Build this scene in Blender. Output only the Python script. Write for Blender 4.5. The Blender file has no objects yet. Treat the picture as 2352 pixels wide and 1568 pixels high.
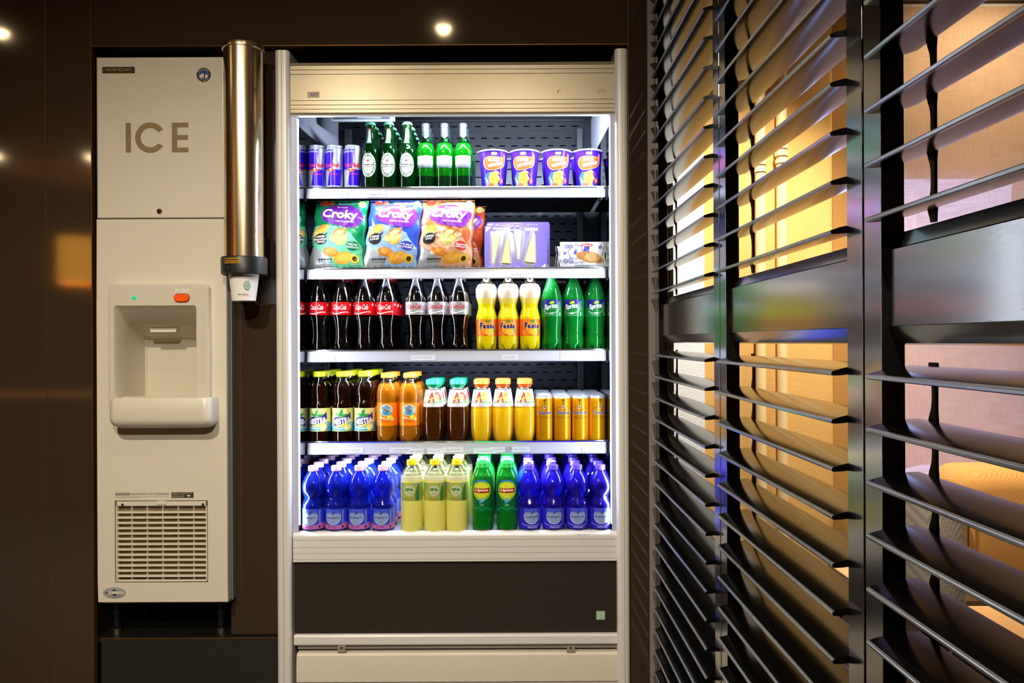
import bpy, bmesh, math, random
from mathutils import Vector, Matrix, noise

PI = math.pi
R = math.radians
random.seed(7)
sc = bpy.context.scene
col = sc.collection

# ------------------------------------------------------------------ camera
F, H, PHI, D = 1750.0, 1.15, 0.0045, 2.3333
cam_d = bpy.data.cameras.new('camera')
cam_d.sensor_width = 36.0
cam_d.lens = F / 2352 * 36
cam_d.clip_start = 0.05
cam = bpy.data.objects.new('camera', cam_d)
cam.location = (0, 0, H)
cam.rotation_euler = (PI / 2, PHI, 0)
col.objects.link(cam)
sc.camera = cam

# ------------------------------------------------------------------ world, exposure, light settings
sc.view_settings.view_transform = 'Standard'
sc.view_settings.look = 'None'
sc.view_settings.gamma = 1
sc.view_settings.use_curve_mapping = False
sc.view_settings.exposure = 0.0
w = bpy.data.worlds.new('daylight')
sc.world = w
w.use_nodes = True
bg = w.node_tree.nodes['Background']
bg.inputs[0].default_value = (0.55, 0.62, 1.0, 1)
bg.inputs[1].default_value = 13.0
sc.cycles.max_bounces = 9
sc.cycles.transmission_bounces = 7
sc.cycles.glossy_bounces = 5
sc.cycles.diffuse_bounces = 4
sc.cycles.transparent_max_bounces = 12
sc.cycles.caustics_reflective = False
sc.cycles.caustics_refractive = False
sc.cycles.sample_clamp_indirect = 4.0
sc.cycles.blur_glossy = 0.5

LED_POWER = 7.0       # area lamp under every shelf (W)
POST_LED = .5
SPOT_POWER = 44.0     # ceiling downlights (W)


def PX(px, py, Y):
    dx, dy = px - 1176, py - 784
    return (dx - PHI * dy) * Y / F, H - (dy + PHI * dx) * Y / F


def xx(px, Y=D, py=784):
    return PX(px, py, Y)[0]


def zz(py, Y=D, px=1040):
    return PX(px, py, Y)[1]


# ------------------------------------------------------------------ materials
def lin(c):
    return tuple(((v / 255) / 12.92 if v / 255 <= .04045 else ((v / 255 + .055) / 1.055) ** 2.4) for v in c)


_m = {}


def mat(name, c, rough=.5, metal=0., coat=0., trans=0., ior=1.45, emit=0., ec=None, spec=.5, bump=None, sheen=0, aniso=0, alpha=1):
    if name in _m:
        return _m[name]
    m = bpy.data.materials.new(name)
    m.use_nodes = True
    nt = m.node_tree
    b = nt.nodes['Principled BSDF']
    L = lin(c)
    b.inputs['Base Color'].default_value = (*L, 1)
    b.inputs['Roughness'].default_value = rough
    b.inputs['Metallic'].default_value = metal
    b.inputs['Coat Weight'].default_value = coat
    b.inputs['Coat Roughness'].default_value = .06
    if name.startswith('black_satin'):
        b.inputs['Coat IOR'].default_value = 2.25 if 'shutter' in name else 1.4
        b.inputs['Coat Roughness'].default_value = .15 if 'shutter' in name else .09
    b.inputs['Transmission Weight'].default_value = trans
    b.inputs['IOR'].default_value = ior
    b.inputs['Specular IOR Level'].default_value = spec
    b.inputs['Anisotropic'].default_value = aniso
    b.inputs['Sheen Weight'].default_value = sheen
    if emit:
        b.inputs['Emission Color'].default_value = (*(lin(ec) if ec else L), 1)
        b.inputs['Emission Strength'].default_value = emit
    if bump:
        scale, strength, dist, stretch = bump
        tc = nt.nodes.new('ShaderNodeTexCoord')
        mp = nt.nodes.new('ShaderNodeMapping')
        mp.inputs['Scale'].default_value = stretch
        nz = nt.nodes.new('ShaderNodeTexNoise')
        nz.inputs['Scale'].default_value = scale
        nz.inputs['Detail'].default_value = 3
        bp = nt.nodes.new('ShaderNodeBump')
        bp.inputs['Strength'].default_value = strength
        bp.inputs['Distance'].default_value = dist
        nt.links.new(tc.outputs['Object'], mp.inputs[0])
        nt.links.new(mp.outputs[0], nz.inputs['Vector'])
        nt.links.new(nz.outputs[0], bp.inputs['Height'])
        nt.links.new(bp.outputs[0], b.inputs['Normal'])
    _m[name] = m
    return m


def ink(c, rough=.35):
    return mat('print_%d_%d_%d' % tuple(c), c, rough)


def clear(name, tint, fac=.06, rough=.02):
    """thin clear plastic: tinted see-through wall with a glossy coat"""
    if name in _m:
        return _m[name]
    m = bpy.data.materials.new(name)
    m.use_nodes = True
    nt = m.node_tree
    nt.nodes.clear()
    o = nt.nodes.new('ShaderNodeOutputMaterial')
    t = nt.nodes.new('ShaderNodeBsdfTransparent')
    t.inputs[0].default_value = (*lin(tint), 1)
    g = nt.nodes.new('ShaderNodeBsdfGlossy')
    g.inputs['Roughness'].default_value = rough
    lw = nt.nodes.new('ShaderNodeLayerWeight')
    lw.inputs[0].default_value = .35
    mx = nt.nodes.new('ShaderNodeMixShader')
    ad = nt.nodes.new('ShaderNodeMath')
    ad.operation = 'MULTIPLY_ADD'
    ad.inputs[1].default_value = .7
    ad.inputs[2].default_value = fac
    nt.links.new(lw.outputs['Fresnel'], ad.inputs[0])
    nt.links.new(ad.outputs[0], mx.inputs[0])
    nt.links.new(t.outputs[0], mx.inputs[1])
    nt.links.new(g.outputs[0], mx.inputs[2])
    nt.links.new(mx.outputs[0], o.inputs[0])
    _m[name] = m
    return m


# ------------------------------------------------------------------ objects
def finish(name, bm, mats, parent=None, smooth=True, angle=35):
    me = bpy.data.meshes.new(name)
    bmesh.ops.recalc_face_normals(bm, faces=bm.faces[:])
    bm.to_mesh(me)
    bm.free()
    return link(name, me, mats, parent, smooth, angle)


def link(name, me, mats, parent=None, smooth=True, angle=35):
    for m in (mats if isinstance(mats, (list, tuple)) else [mats]):
        me.materials.append(m)
    if smooth and len(me.polygons):
        me.polygons.foreach_set('use_smooth', [True] * len(me.polygons))
        me.set_sharp_from_angle(angle=R(angle))
    o = bpy.data.objects.new(name, me)
    col.objects.link(o)
    if parent is not None:
        o.parent = parent
    return o


def empty(name, loc, label, cat, group=None, rz=0, kind=None):
    o = bpy.data.objects.new(name, None)
    o.empty_display_size = .05
    o.location = loc
    o.rotation_euler = (0, 0, rz)
    col.objects.link(o)
    return tag(o, label, cat, group, kind)


def tag(o, label=None, cat=None, group=None, kind=None):
    if label:
        o['label'] = label
    if cat:
        o['category'] = cat
    if group:
        o['group'] = group
    if kind:
        o['kind'] = kind
    return o


def struct(o):
    o['kind'] = 'structure'
    return o


def kids(o):
    return [c for c in bpy.data.objects if c.parent == o]


def copy_tree(o, parent=None, kidmap=None):
    c = o.copy()
    col.objects.link(c)
    c.parent = parent
    for ch in kidmap.get(o.name, []):
        copy_tree(ch, c, kidmap)
    return c


def kid_map(o):
    km, todo = {}, [o]
    while todo:
        x = todo.pop()
        km[x.name] = kids(x)
        todo += km[x.name]
    return km


# ------------------------------------------------------------------ mesh makers
def box(bm, x0, x1, y0, y1, z0, z1, bev=0., seg=2, mi=0):
    r = bmesh.ops.create_cube(bm, size=1)
    vs = r['verts']
    for v in vs:
        v.co = Vector(((x0 + x1) / 2 + v.co.x * (x1 - x0), (y0 + y1) / 2 + v.co.y * (y1 - y0), (z0 + z1) / 2 + v.co.z * (z1 - z0)))
    fs = list({f for v in vs for f in v.link_faces})
    for f in fs:
        f.material_index = mi
    if bev:
        es = list({e for v in vs for e in v.link_edges})
        rr = bmesh.ops.bevel(bm, geom=es, offset=bev, segments=seg, profile=.5, affect='EDGES')
        for f in rr['faces']:
            f.material_index = mi
    return vs


def obox(name, x0, x1, y0, y1, z0, z1, m, parent=None, bev=0., seg=2):
    bm = bmesh.new()
    box(bm, x0, x1, y0, y1, z0, z1, bev, seg)
    return finish(name, bm, m, parent)


def prism(bm, pts, a0, a1, axis='x', mi=0):
    """extrude a closed 2D outline. axis x: pts=(y,z); axis y: pts=(x,z); axis z: pts=(x,y)"""
    def P(p, a):
        return {'x': (a, p[0], p[1]), 'y': (p[0], a, p[1]), 'z': (p[0], p[1], a)}[axis]
    A = [bm.verts.new(P(p, a0)) for p in pts]
    B = [bm.verts.new(P(p, a1)) for p in pts]
    n = len(pts)
    fs = [bm.faces.new([A[i], A[(i + 1) % n], B[(i + 1) % n], B[i]]) for i in range(n)]
    fs += [bm.faces.new(A), bm.faces.new(B[::-1])]
    for f in fs:
        f.material_index = mi
    return fs


def catmull(pts, sub):
    if sub <= 1:
        return list(pts)
    out = []
    n = len(pts)
    for i in range(n - 1):
        p0, p1, p2, p3 = pts[max(i - 1, 0)], pts[i], pts[i + 1], pts[min(i + 2, n - 1)]
        for k in range(sub):
            t = k / sub
            out.append(tuple(.5 * ((2 * p1[j]) + (-p0[j] + p2[j]) * t + (2 * p0[j] - 5 * p1[j] + 4 * p2[j] - p3[j]) * t * t + (-p0[j] + 3 * p1[j] - 3 * p2[j] + p3[j]) * t ** 3) for j in range(2)))
    out.append(pts[-1])
    return out


def rad_at(prof):
    def f(z):
        for (r0, z0), (r1, z1) in zip(prof, prof[1:]):
            if z0 <= z <= z1 and z1 > z0:
                return r0 + (r1 - r0) * (z - z0) / (z1 - z0)
        return prof[0][0] if z < prof[0][1] else prof[-1][0]
    return f


def lathe(bm, prof, seg=28, cx=0, cy=0, zcut=(), mod=None, cap=(True, True), z0=0):
    """prof: (r, z) from bottom to top. zcut: ascending heights where the material index steps up."""
    rings = []
    for r, z in prof:
        ring = []
        for k in range(seg):
            a = 2 * PI * k / seg
            rr, dz = (r, 0) if mod is None else mod(r, z, a)
            ring.append(bm.verts.new((cx + rr * math.sin(a), cy - rr * math.cos(a), z0 + z + dz)))
        rings.append(ring)
    for i in range(len(rings) - 1):
        zm = (prof[i][1] + prof[i + 1][1]) / 2
        mi = sum(zm > c for c in zcut)
        for k in range(seg):
            f = bm.faces.new([rings[i][k], rings[i][(k + 1) % seg], rings[i + 1][(k + 1) % seg], rings[i + 1][k]])
            f.material_index = mi
    if cap[0]:
        bm.faces.new(rings[0][::-1]).material_index = 0
    if cap[1]:
        bm.faces.new(rings[-1]).material_index = len(zcut)


def tube(bm, pts, r, seg=8, mi=0):
    pts = [Vector(p) for p in pts]
    rings = []
    up = Vector((0, 0, 1))
    for i, p in enumerate(pts):
        t = (pts[min(i + 1, len(pts) - 1)] - pts[max(i - 1, 0)]).normalized()
        s = t.cross(up)
        s = Vector((1, 0, 0)) if s.length < 1e-3 else s.normalized()
        n = s.cross(t).normalized()
        rings.append([bm.verts.new(p + r * (math.cos(2 * PI * k / seg) * s + math.sin(2 * PI * k / seg) * n)) for k in range(seg)])
    for a, b in zip(rings, rings[1:]):
        for k in range(seg):
            bm.faces.new([a[k], a[(k + 1) % seg], b[(k + 1) % seg], b[k]]).material_index = mi
    bm.faces.new(rings[0][::-1]).material_index = mi
    bm.faces.new(rings[-1]).material_index = mi


# ------------------------------------------------------------------ printed artwork laid on surfaces
_tx = {}


def text_geo(s, bold=0., shear=0.):
    k = (s, bold, shear)
    if k not in _tx:
        cu = bpy.data.curves.new('t', 'FONT')
        cu.body = s
        cu.size = 1
        cu.offset = bold
        cu.shear = shear
        cu.resolution_u = 3
        o = bpy.data.objects.new('t', cu)
        me = o.to_mesh()
        vs = [(v.co.x, v.co.y) for v in me.vertices]
        fs = [tuple(p.vertices) for p in me.polygons]
        o.to_mesh_clear()
        bpy.data.objects.remove(o)
        bpy.data.curves.remove(cu)
        if vs:
            x0, x1 = min(v[0] for v in vs), max(v[0] for v in vs)
            y0, y1 = min(v[1] for v in vs), max(v[1] for v in vs)
        else:
            x0 = x1 = y0 = y1 = 0
        _tx[k] = (vs, fs, x0, x1, y0, y1)
    return _tx[k]


class Art:
    """flat printed shapes (u across, v up, metres) that are then wrapped on a surface as one mesh"""

    def __init__(s):
        s.items = []

    def poly(s, pts, c, lay=1, rough=.35):
        s.items.append(([tuple(p) for p in pts], [tuple(range(len(pts)))], c, lay, rough))
        return s

    def rect(s, x0, x1, y0, y1, c, lay=1):
        return s.poly([(x0, y0), (x1, y0), (x1, y1), (x0, y1)], c, lay)

    def ell(s, cx, cy, rx, ry, c, lay=1, n=24, rot=0, a0=0, a1=2 * PI):
        ca, sa = math.cos(rot), math.sin(rot)
        P = []
        for i in range(n):
            a = a0 + (a1 - a0) * i / (n if a1 - a0 > 6.28 else n - 1)
            x, y = rx * math.cos(a), ry * math.sin(a)
            P.append((cx + x * ca - y * sa, cy + x * sa + y * ca))
        return s.poly(P, c, lay)

    def rrect(s, x0, x1, y0, y1, r, c, lay=1):
        P = []
        for (cx, cy, a) in ((x1 - r, y1 - r, 0), (x0 + r, y1 - r, 90), (x0 + r, y0 + r, 180), (x1 - r, y0 + r, 270)):
            for k in range(5):
                P.append((cx + r * math.cos(R(a + k * 22.5)), cy + r * math.sin(R(a + k * 22.5))))
        return s.poly(P, c, lay)

    def ring(s, cx, cy, rx, ry, wd, c, lay=1, n=28, a0=0, a1=2 * PI):
        return s.stroke([(cx + rx * math.cos(a0 + (a1 - a0) * i / n), cy + ry * math.sin(a0 + (a1 - a0) * i / n)) for i in range(n + 1)], wd, c, lay)

    def stroke(s, pts, wd, c, lay=1):
        V, Fc = [], []
        n = len(pts)
        for i, p in enumerate(pts):
            a, b = pts[max(i - 1, 0)], pts[min(i + 1, n - 1)]
            if i in (0, n - 1) and abs(pts[0][0] - pts[-1][0]) + abs(pts[0][1] - pts[-1][1]) < 1e-7 and n > 3:
                a, b = pts[-2], pts[1]
            tx, ty = b[0] - a[0], b[1] - a[1]
            L = math.hypot(tx, ty) or 1
            ww = wd / 2
            V += [(p[0] - ty / L * ww, p[1] + tx / L * ww), (p[0] + ty / L * ww, p[1] - tx / L * ww)]
        for i in range(n - 1):
            Fc.append((2 * i, 2 * i + 1, 2 * i + 3, 2 * i + 2))
        s.items.append((V, Fc, c, lay, .35))
        return s

    def text(s, t, cx, cy, h, c, lay=2, bold=0., shear=0., wd=None, rot=0, sx=1., align=.5):
        vs, fs, x0, x1, y0, y1 = text_geo(t, bold, shear)
        if not vs:
            return s
        k = h / max(y1 - y0, 1e-6)
        kx = (wd / max(x1 - x0, 1e-6)) if wd else k * sx
        ca, sa = math.cos(rot), math.sin(rot)
        V = []
        for x, y in vs:
            X, Y = (x - x0 - (x1 - x0) * align) * kx, (y - (y0 + y1) / 2) * k
            V.append((cx + X * ca - Y * sa, cy + X * sa + Y * ca))
        s.items.append((V, fs, c, lay, .35))
        return s

    def arc(s, t, cx, cy, rx, ry, h, c, a_mid=90, span=120, lay=2, bold=0., up=True):
        n = len(t)
        for i, ch in enumerate(t):
            if ch == ' ':
                continue
            f = (i + .5) / n - .5
            a = R(a_mid - f * span if up else a_mid + f * span)
            x, y = cx + rx * math.cos(a), cy + ry * math.sin(a)
            s.text(ch, x, y, h, c, lay, bold, rot=a - PI / 2 if up else a + PI / 2)
        return s

    def star(s, cx, cy, r, c, lay=2):
        return s.poly([(cx + (r if i % 2 == 0 else r * .42) * math.cos(PI / 2 + i * PI / 5), cy + (r if i % 2 == 0 else r * .42) * math.sin(PI / 2 + i * PI / 5)) for i in range(10)], c, lay)

    def move(s, dx, dy, k=1.):
        s.items = [([(x * k + dx, y * k + dy) for x, y in V], fs, c, l, r) for V, fs, c, l, r in s.items]
        return s

    def build(s, name, fn, parent=None, maxlen=.006, base=None):
        """fn(u, v, lay) -> point. base: (mesh lists) prepended, as (verts, faces, material)"""
        V, Fc, MI, mats = [], [], [], []

        def mi_of(m):
            if m not in mats:
                mats.append(m)
            return mats.index(m)
        if base:
            bv, bf, bmt = base
            V += [tuple(v) for v in bv]
            Fc += bf
            MI += [mi_of(bmt)] * len(bf)
        for pts, fs, c, lay, rough in s.items:
            bm = bmesh.new()
            vs = [bm.verts.new((x, y, 0)) for x, y in pts]
            for f in fs:
                try:
                    bm.faces.new([vs[i] for i in f])
                except ValueError:
                    pass
            bm.normal_update()
            bmesh.ops.triangulate(bm, faces=bm.faces[:])
            for _ in range(7):
                es = [e for e in bm.edges if e.calc_length() > maxlen]
                if not es:
                    break
                bmesh.ops.subdivide_edges(bm, edges=es, cuts=1)
                bmesh.ops.triangulate(bm, faces=bm.faces[:])
            for f in bm.faces:
                if f.normal.z < 0:
                    f.normal_flip()
            o = len(V)
            bm.verts.index_update()
            V += [tuple(fn(v.co.x, v.co.y, lay)) for v in bm.verts]
            m = mi_of(c if isinstance(c, bpy.types.Material) else ink(c, rough))
            for f in bm.faces:
                Fc.append(tuple(o + v.index for v in f.verts))
                MI.append(m)
            bm.free()
        me = bpy.data.meshes.new(name)
        me.from_pydata(V, [], Fc)
        me.polygons.foreach_set('material_index', MI)
        return link(name, me, mats, parent, smooth=True, angle=40)


def on_lathe(rf, R0=None, eps=.00035, step=.00022):
    def f(u, v, lay):
        r = rf(v)
        a = u / (R0 or r)
        rr = r + eps + step * lay
        return (rr * math.sin(a), -rr * math.cos(a), v)
    return f


def on_plane(x, y, z, step=.0003):
    """artwork on a wall facing the camera side (-Y)"""
    return lambda u, v, lay: (x + u, y - .0006 - step * lay, z + v)


def band(rf, z0, z1, m, nz=6, seg=36, eps=.00035, a0=-PI, a1=PI):
    V, Fc = [], []
    n = seg + 1
    for i in range(nz + 1):
        z = z0 + (z1 - z0) * i / nz
        for k in range(n):
            a = a0 + (a1 - a0) * k / seg
            r = rf(z) + eps
            V.append((r * math.sin(a), -r * math.cos(a), z))
    for i in range(nz):
        for k in range(seg):
            Fc.append((i * n + k, i * n + k + 1, (i + 1) * n + k + 1, (i + 1) * n + k))
    return V, Fc, m

# ================================================================== THE SETTING
GLOSS = mat('brown_gloss_laminate', (60, 47, 35), .07, coat=.6, spec=.6, bump=(3.0, .12, .004, (1, 1, .35)))
DARKP = mat('charcoal_panel', (38, 38, 36), .45, bump=(40, .15, .001, (1, 1, 1)))
EDGE = mat('bronze_edge', (120, 80, 36), .35, metal=.6)
BLACK = mat('black_void', (8, 7, 6), .6)
CZ = 2.6
struct(obox('floor', -5, 3.2, -4, 3.8, -.1, 0, mat('dark_floor', (44, 33, 25), .35, bump=(8, .1, .002, (1, 1, 1)))))
struct(obox('ceiling', -5, 3.2, -4, 3.8, CZ, CZ + .1, mat('ceiling_paint', (150, 128, 98), .8)))
WALLW = mat('warm_wall', (176, 140, 92), .8)
struct(obox('wall_left', -5.1, -5, -4, 3.8, 0, CZ, WALLW))
struct(obox('wall_rear', -5, 3.2, -4.1, -4, 0, CZ, mat('rear_wall_paint', (120, 84, 50), .7)))
struct(obox('wall_right', 3.2, 3.3, -4, 3.8, 0, CZ, WALLW))
# window wall behind the seating area
WY = 3.35
bm = bmesh.new()
box(bm, -5, 1.50, WY, WY + .12, 0, CZ)
box(bm, 1.50, 3.2, WY, WY + .12, 0, .35)
box(bm, 1.50, 3.2, WY, WY + .12, 1.915, CZ)
box(bm, 3.12, 3.2, WY, WY + .12, .35, 1.915)
struct(finish('wall_window_side', bm, mat('ochre_wall', (168, 122, 58), .8, bump=(60, .3, .003, (1, 1, 1))), smooth=False))
wf = struct(obox('window_1', 1.50, 3.12, WY + .05, WY + .06, .35, 1.915, clear('window_glass', (235, 240, 255))))
bm = bmesh.new()
for a in (1.50, 2.26, 3.08):
    box(bm, a, a + .04, WY + .03, WY + .09, .35, 1.915)
box(bm, 1.50, 3.12, WY + .03, WY + .09, .35, .39)
box(bm, 1.50, 3.12, WY + .03, WY + .09, 1.875, 1.915)
finish('window_frame', bm, mat('window_frame_paint', (60, 50, 40), .5), wf, smooth=False)

# the glossy brown front wall: every board a panel of its own
T = .02
xL, xN, xR0, xR1 = xx(107), xx(212), xx(1446), xx(1489)
zTop, zSill = zz(103, D, 820), zz(1466, D, 430)
FW = []
for (a, b, c, d, y0) in ((-5, -1.90, 0, CZ, D), (-1.898, xL - .001, 0, CZ, D), (xL + .001, xN, 0, CZ, D),
                         (xN + .0015, xR0 - .0015, zTop, CZ, D), (xR0, xR1, 0, CZ, D),
                         (xx(528, D + .03), xx(638, D + .03), zSill, zTop, D + .03)):
    FW.append(struct(obox('wall_front', a, b, y0, y0 + T, c, d, GLOSS, bev=.0008, seg=1)))
struct(obox('wall_front', xx(228), xx(641), D + .004, D + .02, 0, zSill - .003, DARKP))
struct(obox('trim_1', xN - .001, xN + .0015, D - .0008, D + .02, 0, CZ, EDGE))
struct(obox('trim_2', xL - .001, xL + .001, D - .0006, D + .02, 0, CZ, EDGE))
struct(obox('trim_3', xN, xR0, D - .0008, D + .02, zTop - .0025, zTop, EDGE))
struct(obox('trim_4', xR0 - .0015, xR0, D - .0008, D + .02, 0, CZ, EDGE))
struct(obox('trim_5', xx(228), xx(641), D + .003, D + .007, zSill - .003, zSill, EDGE))
struct(obox('trim_6', xR1, xx(1505), D - .006, D + .06, 0, CZ, mat('grey_jamb', (134, 128, 124), .35, bump=(90, .3, .001, (1, 1, 1)))))
# dark recess that holds the ice maker and the fridge
bm = bmesh.new()
box(bm, xN, xR0, D + .7, D + .72, 0, CZ)
box(bm, xN - .01, xN, D + .02, D + .7, 0, CZ)
box(bm, xx(1503) - .03, xx(1503) - .01, D + .02, D + 1.36, 0, CZ)
box(bm, xN, xR0, D + .02, D + .7, zTop + .0, zTop + .02)
struct(finish('wall_recess', bm, BLACK, smooth=False))
struct(obox('wall_shelf', xN, xx(641), D + .02, D + .7, zSill - .02, zSill - .003, BLACK))

# far side of the shutters: stucco pier, white pier, recess
STUC = mat('ochre_stucco', (226, 176, 100), .85, bump=(300, .8, .004, (1, 1, 1)))
PY_ = 3.2
bm = bmesh.new()
pts = [(.80, PY_)] + [(1.355 - .02 + .02 * math.sin(R(a)), PY_ + .02 - .02 * math.cos(R(a))) for a in range(0, 91, 18)] + [(1.355, WY), (.80, WY)]
prism(bm, pts, 0, CZ, 'z')
struct(finish('wall_pier', bm, STUC, angle=50))
struct(obox('wall_white_pier', .672, .802, PY_ - .03, WY, 0, CZ, mat('white_stucco', (240, 238, 236), .8, bump=(190, .5, .004, (1, 1, 1))), bev=.004))
struct(obox('wall_dark_reveal', .40, .67, PY_ + .05, WY, 0, CZ, mat('dark_brown_reveal', (50, 34, 20), .6)))
struct(obox('wall_plinth', 1.355, 1.48, WY - .08, WY, 0, CZ, mat('ochre_wall', (168, 122, 58), .8)))
PIPE = mat('cream_pipe_paint', (238, 208, 150), .3)
for i, px in enumerate((1748, 1797)):
    bm = bmesh.new()
    x, y = xx(px, PY_ - .04), PY_ - .04
    rr = .021 if i == 0 else .022
    lathe(bm, [(rr, 0), (rr, 2.6)], 20, x, y)
    zb = zz(375 - 20 * i, y, px)
    for dz, k in ((-.03, 1.22), (0, 1.32), (.03, 1.22)):
        lathe(bm, [(rr * k, zb + dz - .008), (rr * k, zb + dz + .008)], 20 if dz else 8, x, y)
    tag(finish('heating_pipe', bm, PIPE, angle=40), ('cream heating pipe on the stucco pier, the one nearer the white pier', 'cream heating pipe on the stucco pier, the one nearer the rounded corner')[i], 'pipe', 'heating pipes on the stucco pier')

# woven roller blind
m = mat('woven_blind', (214, 176, 128), .9)
nt = m.node_tree
b = nt.nodes['Principled BSDF']
tc = nt.nodes.new('ShaderNodeTexCoord')
vals = []
for sc_ in ((620, 1, 10), (10, 1, 620)):
    mp = nt.nodes.new('ShaderNodeMapping')
    mp.inputs['Scale'].default_value = sc_
    nz = nt.nodes.new('ShaderNodeTexNoise')
    nz.inputs['Scale'].default_value = 1.0
    nz.inputs['Detail'].default_value = 4
    nt.links.new(tc.outputs['Object'], mp.inputs[0])
    nt.links.new(mp.outputs[0], nz.inputs['Vector'])
    vals.append(nz)
ad = nt.nodes.new('ShaderNodeMath')
ad.operation = 'ADD'
nt.links.new(vals[0].outputs[0], ad.inputs[0])
nt.links.new(vals[1].outputs[0], ad.inputs[1])
cr = nt.nodes.new('ShaderNodeMapRange')
cr.inputs[1].default_value, cr.inputs[2].default_value = .75, 1.25
nt.links.new(ad.outputs[0], cr.inputs[0])
mix = nt.nodes.new('ShaderNodeMix')
mix.data_type = 'RGBA'
mix.inputs[6].default_value = (*lin((176, 138, 104)), 1)
mix.inputs[7].default_value = (*lin((226, 192, 150)), 1)
nt.links.new(cr.outputs[0], mix.inputs[0])
nt.links.new(mix.outputs[2], b.inputs['Base Color'])
tr = nt.nodes.new('ShaderNodeBsdfTranslucent')
tr.inputs[0].default_value = (*lin((224, 214, 218)), 1)
tp = nt.nodes.new('ShaderNodeBsdfTransparent')
m1 = nt.nodes.new('ShaderNodeMixShader')
m1.inputs[0].default_value = .2
m2 = nt.nodes.new('ShaderNodeMixShader')
mm = nt.nodes.new('ShaderNodeMapRange')
mm.inputs[1].default_value, mm.inputs[2].default_value, mm.inputs[3].default_value, mm.inputs[4].default_value = .8, 1.2, .12, .26
nt.links.new(ad.outputs[0], mm.inputs[0])
nt.links.new(mm.outputs[0], m2.inputs[0])
nt.links.new(b.outputs[0], m1.inputs[1])
nt.links.new(tr.outputs[0], m1.inputs[2])
nt.links.new(m1.outputs[0], m2.inputs[1])
nt.links.new(tp.outputs[0], m2.inputs[2])
nt.links.new(m2.outputs[0], nt.nodes['Material Output'].inputs[0])
bl = empty('roller_blind', (1.52, WY - .1, .50), 'tan woven roller blind hanging in front of the window behind the shutters', 'blind')
obox('fabric', 0, 1.6, 0, .0012, 0, 2.07, m, bl)
bm = bmesh.new()
tube(bm, [(-.01, .03, 2.07), (1.61, .03, 2.07)], .024, 14)
finish('roller_tube', bm, mat('blind_tube', (200, 190, 175), .4), bl)
obox('bottom_bar', 0, 1.6, -.004, .005, -.02, 0, mat('blind_bar', (180, 170, 150), .4), bl, bev=.002)
# dark hedge outside, seen only through the blind
hm = mat('hedge_leaves', (20, 26, 20), .9, bump=(6, 1, .1, (1, 1, 1)))
bm = bmesh.new()
bmesh.ops.create_grid(bm, x_segments=60, y_segments=24, size=1)
for v in bm.verts:
    x, z = v.co.x * 5 + 3, (v.co.y + 1) * .8
    v.co = Vector((x, 6.5 + .35 * noise.noise(Vector((x * 2, z * 2, 0))), z + .22 * noise.noise(Vector((x * 1.3, 3, z)))))
tag(finish('hedge', bm, hm), 'dark hedge outside the window behind the woven blind', 'hedge', kind='stuff')

# ------------------------------------------------------------------ armchair and table behind the shutters
def weave(name, c1, c2, s):
    if name in _m:
        return _m[name]
    m = mat(name, c1, .9, sheen=.2)
    nt = m.node_tree
    b = nt.nodes['Principled BSDF']
    tc = nt.nodes.new('ShaderNodeTexCoord')
    ck = nt.nodes.new('ShaderNodeTexChecker')
    ck.inputs['Scale'].default_value = s
    ck.inputs[1].default_value = (*lin(c1), 1)
    ck.inputs[2].default_value = (*lin(c2), 1)
    mp = nt.nodes.new('ShaderNodeMapping')
    mp.inputs['Rotation'].default_value = (R(20), R(30), R(40))
    nt.links.new(tc.outputs['Object'], mp.inputs[0])
    nt.links.new(mp.outputs[0], ck.inputs[0])
    nt.links.new(ck.outputs[0], b.inputs['Base Color'])
    bp = nt.nodes.new('ShaderNodeBump')
    bp.inputs['Strength'].default_value = .4
    bp.inputs['Distance'].default_value = .002
    nt.links.new(ck.outputs[1], bp.inputs['Height'])
    nt.links.new(bp.outputs[0], b.inputs['Normal'])
    return m


OR = weave('orange_weave', (222, 162, 84), (190, 128, 56), 300)
GR = weave('grey_weave', (176, 160, 142), (108, 98, 88), 240)
ch = empty('armchair', (1.83, 2.75, 0), 'ochre woven armchair with grey sides standing behind the shutters, in front of the blind', 'armchair')


def soft(bm, x0, x1, y0, y1, z0, z1, b):
    box(bm, x0, x1, y0, y1, z0, z1, b, 5)


bm = bmesh.new()
soft(bm, -.33, .55, -.22, .02, .30, .715, .07)
finish('backrest', bm, OR, ch)
bm = bmesh.new()
soft(bm, -.33, .55, .0, .40, .26, .44, .05)
finish('seat', bm, OR, ch)
for s, x in ((0, -.44), (1, .54)):
    bm = bmesh.new()
    soft(bm, x, x + .12, -.25, .40, .13, .66, .055)
    finish('arm', bm, GR, ch)
bm = bmesh.new()
for z in (.62,):
    tube(bm, [(-.315, -.224, .34), (-.315, -.226, .64)], .004, 6)
finish('seam_piping', bm, OR, ch)
for x in (-.38, .58):
    for y in (-.18, .34):
        bm = bmesh.new()
        lathe(bm, [(.014, 0), (.02, .14)], 12, x, y)
        finish('leg', bm, mat('dark_wood', (52, 34, 22), .4), ch)
WOOD = mat('oak_top', (222, 168, 104), .4, bump=(30, .1, .001, (1, 12, 1)))
tb = empty('side_table', (1.07, 2.22, 0), 'narrow oak-topped side table behind the middle shutter panel', 'table')
obox('tabletop', -.075, .06, -.2, .19, .41, .445, WOOD, tb, bev=.004)
for x in (-.055, .04):
    for y in (-.18, .17):
        obox('leg', x - .012, x + .012, y - .012, y + .012, 0, .41, mat('dark_wood', (52, 34, 22), .4), tb, bev=.003)
tb = empty('low_bench', (1.6, 1.93, 0), 'low oak bench standing in front of the armchair behind the shutters', 'bench')
obox('bench_top', -.42, .42, -.18, .19, .375, .41, WOOD, tb, bev=.004)
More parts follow.
